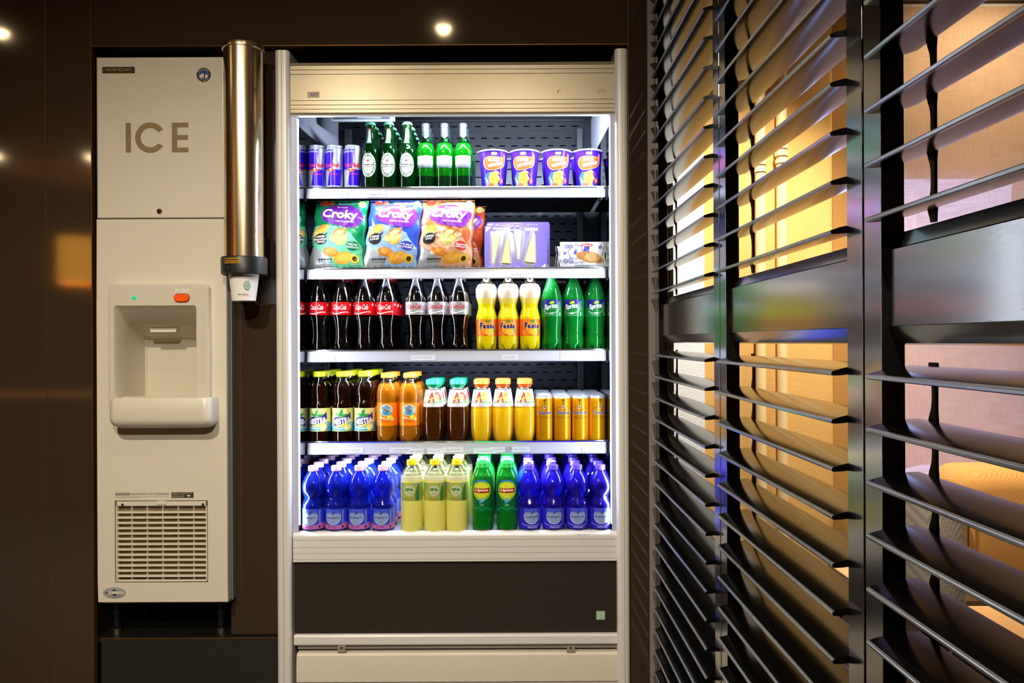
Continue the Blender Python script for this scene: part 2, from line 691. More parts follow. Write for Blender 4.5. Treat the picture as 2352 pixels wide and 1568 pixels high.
for x in (-.38, .38):
    obox('leg', x - .018, x + .018, -.16, .16, 0, .375, mat('dark_wood', (52, 34, 22), .4), tb, bev=.003)

# ================================================================== LAMPS
LAMPM = mat('lamp_lens', (255, 226, 180), .4, emit=60, ec=(255, 220, 165))


def downlight(x, y, label, power, size=62, blend=.5, c=(1, .76, .48), tilt=(0, 0)):
    t = empty('ceiling_spotlight', (x, y, CZ), label, 'spotlight', 'ceiling spotlights of the room')
    bm = bmesh.new()
    lathe(bm, [(.052, -.004), (.052, 0)], 24, cap=(False, False))
    lathe(bm, [(.037, -.004), (.052, -.004)], 24, cap=(False, False))
    lathe(bm, [(.037, -.004), (.037, -.0002)], 24, cap=(False, False))
    finish('trim_ring', bm, mat('spot_ring', (190, 185, 175), .3, metal=.7), t)
    bm = bmesh.new()
    lathe(bm, [(.004, -.030), (.018, -.026), (.029, -.014), (.034, -.001)], 20)
    finish('lens', bm, LAMPM, t)
    L = bpy.data.lights.new('spot_beam', 'SPOT')
    L.energy = power
    L.color = c
    L.spot_size = R(size)
    L.spot_blend = blend
    L.shadow_soft_size = .03
    o = bpy.data.objects.new('spot_beam', L)
    o.location = (0, 0, -.04)
    o.rotation_euler = (R(tilt[0]), R(tilt[1]), 0)
    o.parent = t
    col.objects.link(o)
    return t


WARM = (1, .87, .69)
for args in ((-.31, 1.15, 'ceiling spotlight mirrored in the glossy header above the fridge', SPOT_POWER * .45, 120, 1, WARM, (4, 0)),
             (-2.37, 1.13, 'ceiling spotlight mirrored high in the glossy board beside the ice maker', SPOT_POWER, 90, .8, WARM, (0, 0)),
             (-3.95, -1.19, 'ceiling spotlight mirrored at the outer edge of the glossy boards', SPOT_POWER * 4, 90, .6, WARM, (14, 0)),
             (-3.26, -1.25, 'ceiling spotlight mirrored beside the top of the ice maker', SPOT_POWER * 4, 90, .6, WARM, (14, 0)),
             (-.9, .15, 'ceiling spotlight a little in front of the ice maker', SPOT_POWER * 4.6, 104, 1, WARM, (34, 0)),
             (.0, -.9, 'added ceiling spotlight in the middle of the room behind the viewer', SPOT_POWER * 6, 96, 1, WARM, (46, 0)),  # unseen lamp, added to light the front of the fridge
             (.96, 2.32, 'added ceiling spotlight over the stucco pier behind the shutters', SPOT_POWER * 5.6, 88, .8, (1, .95, .84), (24, 0)),  # added to brighten the piers, whose actual light source is unknown
             (1.95, 2.15, 'added ceiling spotlight over the armchair behind the shutters', SPOT_POWER * 1.6, 80, .8, (1, .84, .62), (24, 0)),  # added fill for the side of the armchair facing the camera
             (2.0, 2.75, 'added ceiling spotlight close to the woven blind behind the shutters', SPOT_POWER * .8, 130, .8, (1, .86, .68), (40, 0))):  # added lamp, brightens the upper blind that stayed dark
    downlight(args[0], args[1], args[2], args[3], args[4], args[5], args[6], args[7])

pl = empty('pendant_lamp', (-3.70, -1.84, CZ), 'warm yellow drum pendant lamp mirrored beside the ice maker', 'lamp')
bm = bmesh.new()
lathe(bm, [(.15, -.94), (.15, -.55)], 32, cap=(False, False))
finish('lamp_shade', bm, mat('yellow_shade', (255, 190, 90), .8, emit=5, ec=(255, 176, 62)), pl)
bm = bmesh.new()
tube(bm, [(0, 0, -.6), (0, 0, 0)], .004, 6)
finish('cord', bm, BLACK, pl)
L = bpy.data.lights.new('bulb', 'POINT')
L.energy = 14
L.color = (1, .68, .34)
L.shadow_soft_size = .04
o = bpy.data.objects.new('bulb', L)
o.location = (0, 0, -.75)
o.parent = pl
col.objects.link(o)

# counter and bench behind the viewer, only mirrored in the gloss
ct = empty('bar_counter', (-3.3, -.95, 0), 'long wooden bar counter mirrored in the glossy brown boards', 'counter')
obox('worktop', -1.6, 1.9, -.3, .3, .74, .78, mat('counter_wood', (190, 130, 66), .35, bump=(20, .1, .001, (8, 1, 1))), ct, bev=.004)
obox('front_panel', -1.5, 1.8, -.22, .22, 0, .74, mat('counter_front', (160, 110, 62), .5), ct)

# ================================================================== FRIDGE
ALU = mat('anodised_aluminium', (184, 170, 142), .33, metal=.35, spec=.5, bump=(60, .05, .0005, (.1, 1, 6)))
ALW = mat('white_lacquered_steel', (226, 224, 222), .3, spec=.5)
GUN = mat('gunmetal_liner', (34, 37, 44), .32, metal=.55, bump=(300, .08, .0004, (1, 1, 1)))
MIR = mat('mirror_steel', (150, 160, 175), .03, metal=1)
fx0, fx1 = xx(636.5), xx(1443)
ix0, ix1 = -.657, .3045
Yb = 2.90


def zf(py, Y=D):
    return zz(py, Y, 1040)


fr = empty('display_fridge', ((fx0 + fx1) / 2, D, 0), 'tall open display fridge with aluminium posts and lit shelves, set in the brown wall', 'fridge')
FX = Matrix.Translation((-(fx0 + fx1) / 2, -D, 0))


def fpart(o, parent=None):
    """move a mesh drawn in world coordinates under the fridge"""
    o.data.transform(FX)
    o.parent = parent or fr
    return o


for s, (a, b) in enumerate(((fx0, xx(669.5)), (xx(1414), fx1))):
    bm = bmesh.new()
    n = 8
    pts = [(a, D + .10), (a, D - .018)]
    pts = [(a, D + .10)] + [(a + .014 - .014 * math.cos(R(t)), D - .004 - .014 * math.sin(R(t))) for t in range(0, 91, 15)]
    pts += [(b - .014 + .014 * math.sin(R(t)), D - .004 - .014 * math.cos(R(t))) for t in range(0, 91, 15)] + [(b, D + .10)]
    prism(bm, pts, .02, zf(118), 'z')
    fpart(finish('side_post', bm, mat('post_aluminium', (234, 230, 224), .36, metal=.15), angle=50))
    bm = bmesh.new()
    prism(bm, [(a + .0215, D - .0186), (a + .0225, D - .0186), (a + .0225, D - .017), (a + .0215, D - .017)], .02, zf(119), 'z')
    fpart(finish('post_groove', bm, mat('groove_shadow_gap', (120, 112, 98), .6)))
# fascia
z = [zf(v) for v in (142, 149, 159.2, 169.4, 229.5, 239.8, 249.6, 257)]
pts = [(D + .035, z[0]), (D + .004, z[0])]
for k in z[1:7]:
    pts += [(D, k + .0012), (D + .003, k + .0004), (D + .003, k - .0004), (D, k - .0012)]
pts += [(D, z[7]), (D + .004, z[7] - .006), (D + .018, z[7] - .006), (D + .024, z[7] + .01)]
bm = bmesh.new()
prism(bm, pts, xx(669.5), xx(1414), 'x')
fa = fpart(finish('fascia', bm, ALU, smooth=False))
fpart(obox('light_edge', xx(669.5), xx(1414), D + .001, D + .016, z[7] - .0105, z[7] - .006, ALW, bev=.002))
a = Art()
a.rect(-.018, .018, -.0085, .0085, (30, 30, 40), 1).rect(-.0172, .0172, -.0077, .0077, (205, 188, 150), 2)
a.poly([(-.009, -.0042), (.0135, -.0018), (.0135, .0055), (-.010, .004)], (20, 22, 70), 3)
a.text('WEHAKO', .002, .001, .0042, (225, 215, 190), 4, .02, 0, .021, .06)
a.text('KOELTECHNIEK', .003, -.0060, .0016, (40, 40, 60), 4, 0, 0, .018)
for k in range(5):
    t = R(95 + k * 22)
    a.stroke([(-.009 + .004 * math.cos(t), .001 + .0045 * math.sin(t)), (-.009 + .0058 * math.cos(t), .001 + .0062 * math.sin(t))], .0005, (30, 30, 60), 4)
fpart(a.build('brand_sticker', on_plane(xx(720, D, 216), D, zf(216), .0001)))
a = Art()
rnd = random.Random(3)
for cx, n, sx_, sy in ((0, 26, .008, .006), (.066, 60, .019, .008)):
    a = Art()
    for k in range(n):
        u, v = rnd.gauss(0, .45), rnd.gauss(0, .45)
        if abs(u) > 1 or abs(v) > 1:
            continue
        if cx > .06 and v > .5 - abs(u) * .4:
            u *= .4
        a.ell(cx + u * sx_, v * sy, rnd.uniform(.0006, .0016), rnd.uniform(.0003, .001), (150, 128, 100), 1, 6, rnd.uniform(0, 3))
    fpart(a.build('glue_residue', on_plane(xx(1283, D, 208) + cx, D, zf(210), .00005)))
# liner
bm = bmesh.new()
zdeck = zf(1217, 2.35)
ztopi = 1.99
box(bm, ix0, ix1, Yb, Yb + .02, zdeck - .02, ztopi + .02)
box(bm, ix0, ix1, D + .035, Yb, ztopi, ztopi + .02)
fpart(finish('liner', bm, GUN, smooth=False))
bm = bmesh.new()
box(bm, ix0 + .03, ix1 - .03, Yb - .012, Yb - .001, zf(281, Yb), ztopi)
box(bm, ix0 + .03, ix1 - .03, Yb - .003, Yb - .0012, zf(299.5, Yb), zf(300.5, Yb))
fpart(finish('back_header', bm, mat('dark_liner', (40, 42, 50), .35, metal=.4)))
bm = bmesh.new()
zt, k = zf(291, Yb), 0
zrow = zt
while zrow > zdeck + .02:
    off = (k % 2) * .023
    xq = ix0 + .06 + off
    while xq < ix1 - .05:
        box(bm, xq, xq + .0225, Yb - .0016, Yb - .0004, zrow - .002, zrow + .002)
        xq += .046
    zrow -= .0445 if k == 0 else .0297
    k += 1
fpart(finish('air_slots', bm, mat('slot_dark', (2, 2, 2), 1, spec=0), smooth=False))
for x in (ix0 + .042, ix1 - .046):
    bm = bmesh.new()
    box(bm, x - .012, x + .012, Yb - .03, Yb - .002, zdeck, zf(300, Yb), .002, 1)
    zq = zdeck + .04
    while zq < 1.85:
        box(bm, x - .002, x + .002, Yb - .0312, Yb - .0298, zq, zq + .012, mi=1)
        zq += .025
    fpart(finish('shelf_upright', bm, [mat('upright_steel', (70, 74, 80), .35, metal=.6), BLACK]))
for a_, b_ in ((xx(669.5), ix0), (ix1, xx(1414))):
    fpart(obox('end_frame', a_, b_, D + .004, Yb, zdeck - .02, ztopi, mat('end_frame_alu', (196, 202, 226), .3, metal=.1)))
    q = ix0 if b_ == ix0 else ix1
    s = 1 if q == ix0 else -1
    bm = bmesh.new()
    zmt = zf(285)
    prism(bm, [(D + .006, zdeck), (Yb - .01, zdeck), (Yb - .01, zmt + .02), (D + .006, zmt)], q - .0005 * s, q + .0015 * s, 'x')
    fpart(finish('mirror_side', bm, MIR, smooth=False))
# deck, bumper, lower body
bm = bmesh.new()
box(bm, ix0, ix1, D + .013, Yb, zdeck - .01, zdeck)
fpart(finish('floor_tray', bm, mat('tray_steel', (120, 125, 140), .3, metal=.5), smooth=False))
bm = bmesh.new()
n = 0
xq = ix0 + .006
while xq < ix1 - .004:
    lathe(bm, [(.0022, 0), (.0022, .0035)], 6, xq, D + .012 + .005 * (n % 2), z0=zdeck - .002)
    xq += .0062
    n += 1
fpart(finish('air_grille', bm, mat('grille_plastic', (150, 160, 175), .3)))
zb = zf(1218)
pts = [(2.386, zdeck + .001), (2.386, zb - .02)]
pts = [(D + .03, zb - .075), (D + .03, zdeck - .0105), (D + .0125, zdeck - .0105), (D + .0125, zdeck + .0005)]
pts += [(D + .012 - .016 * math.sin(R(t)), zdeck + .0005 - .016 + .016 * math.cos(R(t))) for t in range(15, 91, 15)]
for py in (1238.5, 1255.4, 1269, 1283):
    k = zf(py)
    pts += [(D - .004, k + .001), (D - .001, k + .0004), (D - .001, k - .0004), (D - .004, k - .001)]
pts += [(D - .004, zf(1288)), (D + .004, zf(1290))]
bm = bmesh.new()
prism(bm, pts[::-1], xx(672), xx(1416), 'x')
fpart(finish('bumper', bm, mat('bumper_lacquer', (226, 224, 220), .3), angle=25))
a = Art()
a.stroke([(-.022, .003), (-.022, -.003)], .0006, (60, 60, 150), 1).stroke([(.022, .003), (.022, -.003)], .0006, (60, 60, 150), 1)
a.text('Mobiele koeling', 0, 0, .003, (60, 60, 120), 1, .02, 0, .032)
fpart(a.build('deck_sticker', lambda u, v, l: (xx(1337, D, 1222) + u, D - .0045 - .0001 * l, zf(1228) + v)))
kp = fpart(obox('kick_panel', xx(673), xx(1417), D + .006, D + .02, zf(1454), zf(1290), mat('dark_brown_panel', (46, 39, 33), .42)))
a = Art()
a.rrect(-.0135, .0135, -.0135, .0135, .002, (196, 224, 200), 1).rrect(-.0125, .0125, -.0125, .0125, .0016, (24, 120, 72), 2)
a.rrect(-.0115, .0115, -.0115, .0115, .0014, (196, 224, 200), 3)
a.ring(0, .0005, .0085, .0085, .0011, (24, 120, 72), 4).stroke([(0, -.0065), (0, .0045)], .0011, (24, 120, 72), 4)
a.stroke([(-.004, .004), (-.0035, .001), (0, -.0005), (.0035, .001), (.004, .004)], .0011, (24, 120, 72), 4).stroke([(.002, -.006), (.006, -.010)], .0011, (24, 120, 72), 4)
fpart(a.build('quality_sticker', on_plane(xx(1380, D, 1414), D + .0058, zz(1414, D, 1380), .0001)))
bm = bmesh.new()
prism(bm, [(D + .03, zf(1483)), (D - .004, zf(1479)), (D - .006, zf(1476)), (D - .006, zf(1460)), (D - .002, zf(1456)), (D + .03, zf(1455))], xx(673.5), xx(1418), 'x')
fpart(finish('lower_rail', bm, ALW, angle=25))
fpart(obox('rail_lip', xx(679), xx(1415), D + .006, D + .03, zf(1490), zf(1479), mat('rail_lip_grey', (150, 146, 136), .4)))
for px in (782.5, 1307.5):
    c = fpart(obox('clip', xx(px) - .0125, xx(px) + .0125, D - .0075, D - .003, zz(1496, D, px), zz(1481, D, px), ALU, bev=.001))
    bm = bmesh.new()
    for r0, y0 in ((.0038, -.0085),):
        bmesh.ops.create_cone(bm, cap_ends=True, segments=16, radius1=r0, radius2=r0 * .8, depth=.002, matrix=Matrix.Translation((xx(px), D - .0085, zz(1485, D, px))) @ Matrix.Rotation(PI / 2, 4, 'X'))
    fpart(finish('screw', bm, mat('zinc_screw', (120, 116, 108), .3, metal=.9)), c)
fpart(obox('dark_gap', xx(674), xx(1417), D + .03, D + .04, .05, zf(1455), BLACK))
bm = bmesh.new()
pts = [(D + .028, zf(1497)), (D - .002, zf(1497.5)), (D - .008, zf(1502)), (D - .012, zf(1530)), (D - .012, zf(1561)), (D - .006, zf(1563)), (D - .006, .08), (D + .028, .08)]
prism(bm, pts, xx(680), xx(1417.5), 'x')
fpart(finish('lower_cover', bm, mat('cream_lacquer', (224, 216, 198), .4), angle=25))
# control unit under the fascia
CY = 2.545
cu = fpart(obox('control_unit', xx(762, CY), xx(909, CY), CY, CY + .012, zf(278, CY), zf(238, CY), mat('controller_white', (196, 204, 214), .3), bev=.003))
fpart(obox('control_face', xx(768, CY), xx(898, CY), CY - .0025, CY + .001, zf(273, CY), zf(240, CY), mat('controller_grey', (84, 96, 112), .35), bev=.001), cu)
fpart(obox('screen', xx(778, CY), xx(813, CY), CY - .0035, CY - .0015, zf(268, CY), zf(250, CY), mat('display_window', (60, 4, 8), .15)), cu)
a = Art()
a.text('10', 0, 0, .014, mat('display_digits', (255, 60, 60), .4, emit=6, ec=(255, 30, 40)), 1, .02, 0, .013)
fpart(a.build('screen_digits', on_plane(xx(805, CY), CY - .0035, zf(259, CY))), cu)
a = Art()
a.rrect(-.040, .040, -.015, .015, .004, (176, 190, 210), 1)
for k in (-1, 0, 1):
    a.ring(k * .0205, -.002, .0055, .0040, .0018, (90, 104, 140), 2)
    a.poly([(k * .0205 - .003, -.002), (k * .0205 + .003, -.002), (k * .0205, .004)], (90, 104, 140), 2)
fpart(a.build('button_pad', on_plane(xx(851, CY), CY - .0022, zf(261, CY))), cu)

# ---- shelves with price rails and LED bars
SHELF = []
LEDM = mat('led_strip_glow', (235, 242, 255), .4, emit=90, ec=(216, 230, 255))
DECKM = mat('shelf_deck_dark', (26, 28, 32), .4, metal=.3)
RAIL = mat('price_rail_plastic', (186, 192, 212), .22, coat=.4)
CHR = mat('chrome_lip', (225, 230, 240), .12, metal=1)
sx0, sx1 = ix0 + .006, ix1 - .006
tags = [[(778, 'Red Bull \u20ac3.50'), (864, 'Heineken \u20ac3.50'), (1029, 'Chardonnay \u20ac6.00'), (1328, 'Noodles \u20ac3.00')],
        [(872, 'Croky Chips \u20ac0.80'), (1186, 'Cheese \u20ac5.00')],
        [(746, 'Coca Cola \u20ac2.50'), (972, 'Coca Cola light \u20ac2.50'), (1171, 'Fanta \u20ac2.50'), (1307, 'Sprite \u20ac2.50')],
        [(808, 'Ice Tea Lemon \u20ac2.50'), (921, 'Ice Tea Peach \u20ac2.50'), (956, 'Water Still \u20ac2.00'), (996, 'Spa Fruit \u20ac2.50'), (1040, 'Apple Juice \u20ac2.50'),
         (1114, 'Ice Tea Green \u20ac2.50'), (1150, 'Orange Juice \u20ac2.50'), (1189, 'Water Sparkling \u20ac2.00'), (1358, 'Chocomel \u20ac2.50')]]
nm = ['topmost fridge shelf, carrying cans, beer bottles and noodle cups', 'second fridge shelf, carrying crisps, cheese packs and waffles', 'third fridge shelf, carrying cola, orange and lemon-lime soda', 'lowest hanging fridge shelf, carrying iced tea, juice and gold cans']
for i, (t0, t1) in enumerate(((428.5, 455), (614, 640), (802, 830), (1012, 1042))):
    zt, zb_ = zf(t0, 2.425), zf(t1, 2.425)
    zs = zt - .005
    SHELF.append(zs)
    sh = empty('fridge_shelf', (0, 2.425, zs), nm[i], 'shelf', 'hanging shelves of the fridge')

    def sp(o, p=None):
        o.data.transform(Matrix.Translation((0, -2.425, -zs)))
        o.parent = p or sh
        return o
    sp(obox('deck', sx0 + .004, sx1 - .004, 2.432, Yb - .035, zs - .004, zs, DECKM))
    bm = bmesh.new()
    prism(bm, [(2.434, zt), (2.424, zt + .0002), (2.4225, zt - .002), (2.424, zt - .0045), (2.434, zt - .0045)], sx0, sx1, 'x')
    sp(finish('chrome_edge', bm, CHR))
    hgt = zt - .005 - zb_
    bm = bmesh.new()
    prism(bm, [(2.432, zt - .0045), (2.4255, zt - .0048), (2.421, zb_ + .003), (2.4215, zb_), (2.425, zb_), (2.4285, zt - .008), (2.432, zt - .008)], sx0, sx1, 'x')
    rl = sp(finish('price_rail', bm, RAIL, smooth=False))
    for px, s in tags[i]:
        a = Art()
        X = xx(px, 2.42, t1)
        low = i == 3 and px in (956, 996, 1114)
        wdt = .0026 * len(s)
        a.rect(-wdt / 2 - .012, wdt / 2 + .012, -.0085, .0085, (200, 205, 222), 0)
        a.text(s, 0, 0, .0046, (84, 90, 106), 1, 0, 0, wdt)
        zc = zt - .005 - hgt * (.62 if not low else .74)

        def fn(u, v, l, X=X, zc=zc, zt=zt, hgt=hgt):
            zz_ = zc + v
            return (X + u, 2.4252 - .0045 * (zt - .0048 - zz_) / hgt - .0016 - .0002 * l - (.0001 if low else 0), zz_)
        sp(a.build('price_tag', fn), rl)
    for x, s in ((sx0 - .006, 1), (sx1 + .006, -1)):
        bm = bmesh.new()
        box(bm, x - .004, x + .003, 2.422, 2.44, zb_ - .008, zt + .001, .001, 1)
        prism(bm, [(2.436, zs - .004), (Yb - .03, zs - .004), (Yb - .03, zs - .075), (2.436, zs - .028)], x - .001, x + .001, 'x')
        sp(finish('bracket', bm, mat('dark_bracket', (44, 48, 52), .35, metal=.5), smooth=False))
    bx0, bx1 = xx(835, 2.45), xx(1262, 2.45)
    hs = sp(obox('led_housing', bx0 - .03, bx1 + .06, 2.4335, 2.448, zs - .013, zs - .004, ALW, bev=.001))
    bm = bmesh.new()
    box(bm, bx0, bx1, 2.435, 2.446, zs - .0145, zs - .0128)
    sp(finish('led_strip', bm, LEDM, smooth=False), hs)
    L = bpy.data.lights.new('led_light', 'AREA')
    L.shape = 'RECTANGLE'
    L.size, L.size_y = bx1 - bx0, .012
    L.energy = LED_POWER * (.15, .42, .42, 2.6)[i]
    L.color = (.82, .89, 1)
    o = bpy.data.objects.new('led_light', L)
    o.location = ((bx0 + bx1) / 2, 2.4405 - 2.425, -.0165)
    o.rotation_euler = (R(-6 if i < 3 else -26), 0, 0)
    o.parent = sh
    col.objects.link(o)
bx0, bx1 = xx(925, 2.39), xx(1390, 2.39)
fpart(obox('led_strip', bx0, bx1, D + .038, D + .048, zf(244), zf(242), LEDM))


def led_lamp(loc, rot, sx_, sy, e):
    L = bpy.data.lights.new('led_light', 'AREA')
    L.shape = 'RECTANGLE'
    L.size, L.size_y = sx_, sy
    L.energy = e
    L.color = (.80, .88, 1)
    o = bpy.data.objects.new('led_light', L)
    o.location = (loc[0] - fr.location.x, loc[1] - D, loc[2])
    o.rotation_euler = rot
    o.parent = fr
    col.objects.link(o)


led_lamp(((bx0 + bx1) / 2, D + .043, zf(245)), (R(68), 0, 0), bx1 - bx0, .010, LED_POWER * 2.0)
for x, s in ((ix0, 1), (ix1, -1)):
    za, zb2 = zdeck + .02, zf(270)
    fpart(obox('led_strip', min(x - s * .001, x + s * .003), max(x - s * .001, x + s * .003), D + .006, D + .014, za, zb2, mat('post_led_glow', (235, 242, 255), .4, emit=6, ec=(206, 222, 255))))
    led_lamp((x + s * .0045, D + .010, (za + zb2) / 2), (0, R(-90 * s), R(0)), zb2 - za, .008, LED_POWER * POST_LED)

# ================================================================== ICE MAKER
YI = 2.30
CREAM = mat('cream_enamel', (222, 214, 196), .28, spec=.5, bump=(500, .03, .0003, (1, 1, 1)))
MOULD = mat('cream_plastic', (214, 206, 188), .3)


def xi(px, Y=YI, py=784):
    return xx(px, Y, py)


def zi(py, Y=YI, px=370):
    return zz(py, Y, px)


ic = empty('ice_maker', (xi(370), YI, 0), 'tall cream ice dispenser with an orange button, in the recess beside the fridge', 'ice dispenser')
IM = Matrix.Translation((-xi(370), -YI, 0))


def ip(o, parent=None):
    o.data.transform(IM)
    o.parent = parent or ic
    return o


ia, ib = xi(222), xi(520)
bm = bmesh.new()
box(bm, ia + .006, ia + .009, YI + .034, YI + .34, zi(1386), zi(131))
box(bm, ib + .001, ib + .004, YI + .034, YI + .34, zi(1386), zi(131))
box(bm, ia + .009, ib + .001, YI + .034, YI + .34, zi(131) - .003, zi(131))
box(bm, ia + .009, ib + .001, YI + .30, YI + .34, zi(1386), zi(131) - .003)
ip(finish('cabinet', bm, mat('galvanised_side', (150, 158, 152), .35, metal=.5), smooth=False))
# upper panel
bm = bmesh.new()
box(bm, ia, ib, YI, YI + .035, zi(500), zi(131))
es = [e for e in bm.edges if abs(e.verts[0].co.z - e.verts[1].co.z) > .1 and e.verts[0].co.y < YI + .01]
bmesh.ops.bevel(bm, geom=es, offset=.009, segments=5, profile=.5, affect='EDGES')
es = [e for e in bm.edges if abs(e.verts[0].co.z - e.verts[1].co.z) < .001 and e.verts[0].co.y < YI + .001 and e.verts[1].co.y < YI + .001]
bmesh.ops.bevel(bm, geom=es, offset=.003, segments=2, profile=.5, affect='EDGES')
up = ip(finish('upper_panel', bm, CREAM, angle=40))
a = Art()
ICEC = (146, 124, 84)
h0 = zi(282, px=363) - zi(350, px=363)
a.rect(xi(291), xi(303), 0, h0, ICEC)
cx_, cy_, ro, ri = xi(347.5), h0 / 2, h0 * .515, h0 * .325
P = [(cx_ + ro * math.cos(R(t)), cy_ + ro * math.sin(R(t))) for t in range(32, 329, 8)] + [(cx_ + ri * math.cos(R(t)), cy_ + ri * math.sin(R(t))) for t in range(322, 31, -8)]
a.poly(P, ICEC)
e0, e1 = xi(397), xi(435)
a.poly([(e0, 0), (e1, 0), (e1, h0 * .16), (e0 + .0165, h0 * .16), (e0 + .0165, h0 * .42), (e1 - .001, h0 * .42), (e1 - .001, h0 * .585), (e0 + .0165, h0 * .585),
        (e0 + .0165, h0 * .84), (e1, h0 * .84), (e1, h0), (e0, h0)], ICEC)
ip(a.build('ice_lettering', on_plane(0, YI, zi(350, px=363), .00005), maxlen=.02), up)
a = Art()
a.rrect(-.049, .049, -.0095, .0095, .002, mat('nameplate_bronze', (62, 52, 34), .3, metal=.7), 1)
a.text('HOSHIZAKI', 0, .001, .0095, (176, 156, 108), 3, .012, 0, .078)
for sx_ in (-.045, .045):
    a.ell(sx_, .003, .0012, .0012, (210, 200, 170), 3, 8).ell(sx_, -.004, .0012, .0012, (210, 200, 170), 3, 8)
a.rect(-.04, .04, -.0072, -.0060, (140, 92, 40), 2)
ip(a.build('nameplate', on_plane(xi(272.5, py=161), YI, zi(161, px=272), .0004)), up)
a = Art()
a.ell(0, 0, .0215, .0215, (16, 14, 16), 1, 36).ring(0, 0, .0150, .0150, .0008, (176, 160, 120), 2).ell(0, 0, .0146, .0146, (20, 80, 160), 2, 30)
a.poly([(-.0140, -.004), (-.010, .0), (-.006, .002), (-.001, .006), (.004, .001), (.010, .001), (.0138, -.004), (.009, -.010), (-.008, -.010)], (222, 216, 200), 3)
a.poly([(-.002, -.009), (.003, -.010), (.005, -.003), (.004, .006), (.0025, .010), (0, .0105), (-.0018, .007), (-.002, 0)], (14, 12, 14), 4)
a.poly([(-.002, -.007), (.0005, -.008), (.001, .002), (-.0008, .006), (-.0022, .001)], (226, 220, 205), 5)
a.arc('HOSHIZAKI', 0, 0, .0181, .0181, .0042, (190, 170, 120), 90, 130, 3, .02)
a.arc('ICE MAKER', 0, 0, .0181, .0181, .0042, (190, 170, 120), 270, 120, 3, .02, up=False)
ip(a.build('round_emblem', on_plane(xi(468, py=172), YI, zi(172, px=466), .0002)), up)
bm = bmesh.new()
bmesh.ops.create_cone(bm, cap_ends=True, segments=24, radius1=.008, radius2=.0072, depth=.005, matrix=Matrix.Translation((xi(367, py=485), YI - .002, zi(485, px=366))) @ Matrix.Rotation(PI / 2, 4, 'X'))
lk = ip(finish('lock', bm, mat('lock_chrome', (170, 160, 140), .15, metal=1)), up)
ip(obox('keyhole', xi(367, py=485) - .0007, xi(367, py=485) + .0007, YI - .0052, YI - .004, zi(489), zi(481), BLACK), lk)

# lower panel with a real opening
ox0, ox1, oz0, oz1 = xi(270.5), xi(458.5), zi(914), zi(702)
gx0, gx1, gz0, gz1 = xi(263.5, py=1240), xi(477.5, py=1240), zi(1338), zi(1149)
xs = [ia, ia + .004, gx0, ox0, ox1, gx1, ib - .004, ib]
zs_ = [zi(1382), gz0, gz1, oz0 - .03, oz1 + .012, zi(503)]
bm = bmesh.new()
V = {}


def vv(x, z, y=YI):
    k = (round(x, 5), round(z, 5), round(y, 5))
    if k not in V:
        V[k] = bm.verts.new((x, y, z))
    return V[k]


for i in range(len(xs) - 1):
    for j in range(len(zs_) - 1):
        if j == 3 and xs[i] >= ox0 - 1e-6 and xs[i + 1] <= ox1 + 1e-6:
            continue
        if j == 1 and xs[i] >= gx0 - 1e-6 and xs[i + 1] <= gx1 + 1e-6:
            continue
        bm.faces.new([vv(xs[i], zs_[j]), vv(xs[i + 1], zs_[j]), vv(xs[i + 1], zs_[j + 1]), vv(xs[i], zs_[j + 1])])
ext = bmesh.ops.extrude_edge_only(bm, edges=[e for e in bm.edges if e.is_boundary])
for g in ext['geom']:
    if isinstance(g, bmesh.types.BMVert):
        g.co.y += .035
es = [e for e in bm.edges if abs(e.verts[0].co.y - YI) < 1e-5 and abs(e.verts[1].co.y - YI) < 1e-5 and abs(e.verts[0].co.x - e.verts[1].co.x) < 1e-5
      and (abs(e.verts[0].co.x - ia) < 1e-5 or abs(e.verts[0].co.x - ib) < 1e-5)]
bmesh.ops.bevel(bm, geom=es, offset=.0035, segments=4, profile=.5, affect='EDGES')
lo = ip(finish('lower_panel', bm, CREAM, angle=40))


# moulded dispenser surround
def rr_loop(x0, x1, z0, z1, r, n=6):
    out = []
    for cx, cz, a in ((x1 - r, z1 - r, 0), (x0 + r, z1 - r, 90), (x0 + r, z0 + r, 180), (x1 - r, z0 + r, 270)):
        for k in range(n):
            t = R(a + 90 * k / (n - 1))
            out.append((cx + r * math.cos(t), cz + r * math.sin(t)))
    return out


bm = bmesh.new()
X0, X1, Z0, Z1 = xi(249.5, 2.28), xi(480.5, 2.28), zi(950), zi(652)
loops = [(rr_loop(X0, X1, Z0, Z1, .02), YI + .001), (rr_loop(X0, X1, Z0, Z1, .02), YI - .018), (rr_loop(X0 + .0012, X1 - .0012, Z0 + .001, Z1 - .0012, .019), YI - .021),
         (rr_loop(X0 + .004, X1 - .004, Z0 + .004, Z1 - .004, .017), YI - .023),
         (rr_loop(ox0, ox1, oz0, oz1, .008), YI - .023), (rr_loop(ox0 + .002, ox1 - .002, oz0 + .002, oz1 - .003, .008), YI - .019)]
rows = []
for lp, y in loops:
    rows.append([bm.verts.new((x, y, z)) for x, z in lp])
